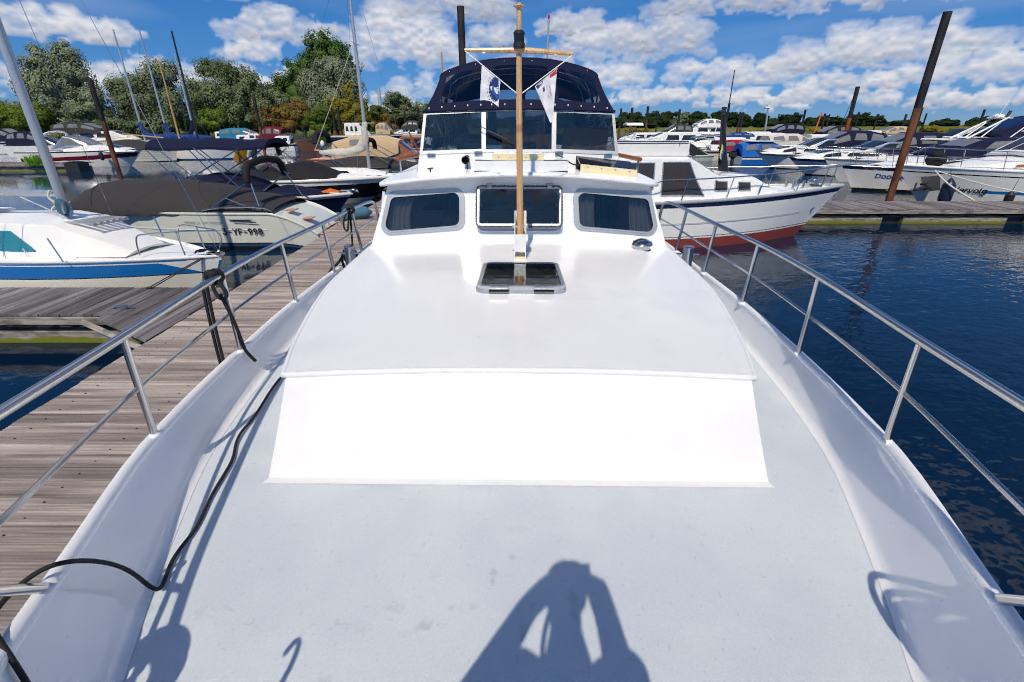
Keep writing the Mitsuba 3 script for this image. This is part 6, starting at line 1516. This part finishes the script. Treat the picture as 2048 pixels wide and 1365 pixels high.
# ---------------------------------------------------------------- power cable and ropes on our boat
cb = [(-1.80, 3.95, 1.165), (-1.775, 3.52, 1.165), (-1.775, 3.30, 1.17), (-1.735, 3.163, 1.162), (-1.715, 2.95, 1.163), (-1.690, 2.729, 1.165), (-1.650, 2.45, 1.165), (-1.640, 2.30, 1.168), (-1.610, 2.185, 1.164), (-1.56, 2.06, 1.165), (-1.512, 1.789, 1.163), (-1.462, 1.571, 1.163), (-1.415, 1.40, 1.163), (-1.400, 1.29, 1.165)]
up = [(-1.43, 1.245, 1.19), (-1.445, 1.235, 1.26), (-1.435, 1.188, 1.36), (-1.401, 1.092, 1.49), (-1.372, .985, 1.592), (-1.385, .915, 1.63), (-1.365, .835, 1.64), (-1.325, .789, 1.64), (-1.270, .745, 1.605), (-1.215, .751, 1.50), (-1.183, .738, 1.42), (-1.10, .66, 1.20), (-.96, .50, 1.16)]
k = thing('power_cable', 'black power cable snaking along the left side deck and over the gunwale', 'cable')
cb = [(x + .035 * (y > 1.5), y, z) for x, y, z in cb[:-1]]
up = [(-1.375, 1.27, 1.175), (-1.40, 1.25, 1.25), (-1.405, 1.21, 1.36), (-1.415, 1.15, 1.46), (-1.44, 1.09, 1.525), (-1.475, 1.05, 1.538), (-1.508, 1.0, 1.525), (-1.505, .93, 1.52), (-1.468, .88, 1.522), (-1.41, .84, 1.505), (-1.345, .80, 1.42), (-1.265, .74, 1.30), (-1.17, .65, 1.19), (-1.03, .5, 1.16)]
put('cable', tube(spline(cb + up, 170), .0076, 8), 'rope_black', k, YAW, 60)
YAWK = YAW @ np.array([[KS, 0, 0, 0], [0, KS, 0, 0], [0, 0, KS, 2.8 - 2.8 * KS], [0, 0, 0, 1]])
kt = thing('mooring_rope', 'black rope knotted round the second stanchion of the left rail with a hanging loop', 'rope')
sh_ = np.array([-.045, .02, 0])
put('knot', [tube(np.array([(-1.79 + .036 * math.cos(a), 2.70 + .012 * i, 1.982 + .036 * math.sin(a)) for a in np.linspace(0, 2 * math.pi, 15)[:-1]]), .0115, 7, True) for i in range(-1, 4)] + [ell((-1.785, 2.68, 2.012), (.036, .030, .024), 2)], 'rope_black', kt, YAWK, 60)
put('loop', tube(spline([np.array(p) + sh_ for p in [(-1.731, 2.638, 2.0), (-1.70, 2.63, 1.975), (-1.661, 2.62, 1.935), (-1.655, 2.62, 1.89), (-1.69, 2.625, 1.868), (-1.722, 2.63, 1.903), (-1.734, 2.638, 1.96), (-1.738, 2.638, 2.01)]], 40), .0105, 8), 'rope_black', kt, YAWK, 60)
for dx in (0, -.024): put('strand', tube(spline([(-1.800 + dx, 2.64, 1.97), (-1.812 + dx, 2.64, 1.80), (-1.824 + dx, 2.645, 1.61), (-1.830 + dx, 2.65, 1.46), (-1.84 + dx, 2.66, 1.0)], 24), .0095, 7), 'rope_black', kt, YAWK, 60)
put('tail', tube(spline([(-1.775, 2.70, 1.88), (-1.755, 2.70, 1.80), (-1.740, 2.71, 1.70), (-1.738, 2.73, 1.58), (-1.740, 2.75, 1.49), (-1.735, 2.78, 1.43), (-1.722, 2.80, 1.385)], 30), .0105, 7), 'rope_black', kt, YAWK, 60)
kt = thing('mooring_rope', 'black rope tied to the farthest left stanchion with a thin hanging loop', 'rope')
put('knot', [tube(np.array([(-1.925 + .034 * math.cos(a), 5.60 + .014 * i, 1.908 + .034 * math.sin(a)) for a in np.linspace(0, 2 * math.pi, 13)[:-1]]), .014, 6, True) for i in range(-1, 3)], 'rope_black', kt, YAWK, 60)
put('loop', tube(spline([(-1.93, 5.54, 1.90), (-1.965, 5.52, 1.86), (-1.985, 5.50, 1.79), (-1.985, 5.50, 1.72), (-1.962, 5.50, 1.69), (-1.94, 5.50, 1.74), (-1.932, 5.52, 1.82), (-1.925, 5.55, 1.89)], 30), .010, 6), 'rope_black', kt, YAWK, 60)
put('strand', tube([(-1.915, 5.56, 1.90), (-1.925, 5.54, 1.66), (-1.94, 5.54, 1.42), (-1.99, 5.54, .9)], .011, 6), 'rope_black', kt, YAWK, 60)
kt = thing('mooring_rope', 'black mooring rope wound round the left bollard', 'rope')
put('turns', [tube(np.array([(-1.825 + (.066 + .004 * (i % 2)) * math.cos(a), 5.12 + .066 * math.sin(a), 1.455 + .022 * i + .012 * math.sin(a * 2 + i)) for a in np.linspace(0, 2 * math.pi, 19)[:-1]]), .013, 6, True) for i in range(5)], 'rope_black', kt, YAWK, 60)
put('lead', [tube(spline([(-1.76, 5.08, 1.53), (-1.82, 4.98, 1.56), (-1.90, 4.92, 1.47), (-1.93, 4.80, 1.44), (-2.05, 4.6, 1.1), (-2.3, 4.1, .5)], 26), .013, 6), tube(spline([(-1.88, 5.1, 1.56), (-1.86, 4.95, 1.50), (-1.80, 4.86, 1.40), (-1.74, 4.80, 1.30)], 16), .013, 6)], 'rope_black', kt, YAWK, 60)


def coil(label, c, n, rx, rz, seed, drop=0., ends=1, wy=.05):
    rg = np.random.default_rng(seed)
    k = thing('rope_coil', label, 'rope')
    out = []
    for i in range(n):
        a = np.linspace(0, 2 * math.pi, 25)[:-1] + rg.uniform(0, 1); s = rg.uniform(.80, 1.15); ph = rg.normal(0, .22)
        x = rx * s * np.cos(a); y = wy * rg.normal() + x * ph + rg.normal(0, wy * .5); z = -rz * (1 - np.sin(a)) * s
        out.append(tube(np.c_[c[0] + x + rg.normal(0, .015), c[1] + y, c[2] + z], .0125, 6, True))
    put('coil', out, 'rope_black', k, YAWK, 60)
    for j in range(ends):
        x0 = c[0] + rg.uniform(-.06, .06)
        put('rope_end', tube(spline([(x0, c[1], c[2] - .05), (x0 + rg.normal(0, .05), c[1] + .04, c[2] - rz), (x0 + rg.normal(0, .08), c[1] + rg.normal(0, .06), c[2] - 2 * rz - drop * rg.random())], 14), .0125, 6), 'rope_black', k, YAWK, 60)
    return k


coil('black rope coil hung on the left bow rail', (-1.27, .31, 2.05), 14, .085, .13, 4, .1, 2)
coil('black rope coils hung on the right bow rail', (1.275, .50, 2.02), 12, .065, .20, 9, .25, 3, .06)
k = thing('rope_coil', 'single rope loop at the bow rail', 'rope')
put('loop', tube(spline([(-.925, .23, 2.10), (-.905, .25, 2.14), (-.885, .22, 2.10), (-.905, .12, 1.98), (-.93, .06, 1.86), (-.95, .04, 1.72)], 24), .009, 6), 'rope_black', k, YAW, 60)

# ---------------------------------------------------------------- the photographer (casts the shadow on the deck)
import manifold3d as m3


def chain(segs, seg=14):
    out = []
    for (a, ra), (b, rb) in segs:
        s1 = m3.Manifold.sphere(ra, seg).translate(tuple(a)); s2 = m3.Manifold.sphere(rb, seg).translate(tuple(b))
        out.append(m3.Manifold.batch_hull([s1, s2]))
    return out


def solid(parts, ref=.03):
    m = m3.Manifold.batch_boolean(parts, m3.OpType.Add)
    q = m.refine_to_length(ref).to_mesh()
    t_ = trimesh.Trimesh(q.vert_properties[:, :3], q.tri_verts, process=True)
    trimesh.smoothing.filter_taubin(t_, iterations=8)
    return t_


def seq(*pr): return [(pr[i], pr[i + 1]) for i in range(len(pr) - 1)]


J = dict(pel=(-.01, -.40, 2.05), che=(-.01, -.25, 2.38), nek=(-.03, -.13, 2.62), hed=(-.04, -.080, 2.775), ls=(-.185, -.17, 2.49), rs=(.165, -.17, 2.49), le=(-.305, -.05, 2.26), re=(.205, -.09, 2.24), lw=(-.165, -.03, 2.62), rw=(.125, -.06, 2.62), lh=(-.092, -.035, 2.735), rh=(.092, -.05, 2.735))
body = chain(seq((J['che'], .13), (J['nek'], .058)) + seq((J['nek'], .056), ((-.035, -.10, 2.70), .060)) + seq((J['pel'], .14), ((-.01, -.35, 2.2), .125), (J['che'], .135)))
hx0, hy0, hz0 = J['hed']
hd = lambda x, y, z: (hx0 + x, hy0 + y, hz0 + z)
body += chain([((hd(0, .010, -.035), .066), (hd(0, -.010, .045), .078)), ((hd(0, .040, -.055), .040), (hd(0, .025, .005), .050)), ((hd(0, .070, 0), .012), (hd(0, .087, -.020), .015)), ((hd(-.08, 0, -.005), .016), (hd(-.082, -.005, .015), .016)), ((hd(.08, 0, -.005), .016), (hd(.082, -.005, .015), .016)), ((hd(-.018, .073, -.050), .010), (hd(.018, .073, -.050), .010))])
for s_, e_, w_, h_ in (('ls', 'le', 'lw', 'lh'), ('rs', 're', 'rw', 'rh')):
    body += chain(seq((J['che'], .10), (J[s_], .075), (J[e_], .060), (J[w_], .044), (J[h_], .046)))
sx = 1
for h_, sx in (('lh', 1), ('rh', -1)):
    hx, hy, hz_ = J[h_]
    for i in range(4):                                       # fingers closed round the camera body
        l = (.030, .034, .032, .024)[i]
        body += chain(seq(((hx + sx * .006, hy + .008, hz_ + .054 - .018 * i), .0095), ((hx + sx * (.018 + l), hy + .018, hz_ + .060 - .018 * i), .0088), ((hx + sx * (.034 + l), hy - .006, hz_ + .060 - .018 * i), .0078)), 10)
    body += chain(seq(((hx, hy - .018, hz_ + .014), .012), ((hx + sx * .020, hy - .048, hz_ + .032), .010), ((hx + sx * .044, hy - .050, hz_ + .054), .009)), 10)
for sx in (-1, 1):
    body += chain(seq((J['pel'], .12), ((-.01 + sx * .10, -.42, 1.94), .092), ((-.01 + sx * .12, -.38, 1.62), .058), ((-.01 + sx * .13, -.44, 1.25), .040), ((-.01 + sx * .13, -.43, 1.20), .040)) + seq(((-.01 + sx * .13, -.46, 1.195), .038), ((-.01 + sx * .145, -.26, 1.178), .026)))
mat('skin', (.46, .27, .19), .55); mat('shirt', (.05, .07, .12), .85); mat('trousers', (.04, .045, .06), .85); mat('hair', (.05, .032, .02), .6)
pn = thing('person', 'person in a dark blue shirt holding a camera up with both hands on the bow', 'person')
put('body', solid(body), 'skin', pn, None, True)
put('shirt', solid(chain(seq((J['pel'], .150), ((-.01, -.35, 2.2), .142), (J['che'], .148)) + seq((J['che'], .115), (J['ls'], .084), ((-.28, -.085, 2.32), .072)) + seq((J['che'], .115), (J['rs'], .084), ((.198, -.11, 2.30), .072)))), 'shirt', pn, None, True)
put('trousers', solid(sum([chain(seq((J['pel'], .146), ((-.01 + sx * .10, -.42, 1.94), .104), ((-.01 + sx * .12, -.38, 1.62), .070), ((-.01 + sx * .13, -.44, 1.24), .056))) for sx in (-1, 1)], [])), 'trousers', pn, None, True)
put('hair', solid(chain([((hd(0, -.030, .005), .084), (hd(0, -.012, .055), .080))])), 'hair', pn, None, True)
cm = thing('camera', 'black camera held up by the person on the bow', 'camera')
put('body', boxm(-.065, .065, -.050, -.010, 2.770, 2.842, .008), 'rubber', cm); put('lens', tube([(.0, -.020, 2.809), (.0, -.008, 2.804)], [.036, .034], 18), 'black_gloss', cm)
put('strap', [tube(spline([(-.035, -.065, 2.80), (-.075, -.05, 2.66), (-.10, -.09, 2.50), (-.07, -.16, 2.40), (-.02, -.20, 2.46), (.03, -.20, 2.54)], 24), .010, 5)], 'rubber', cm)
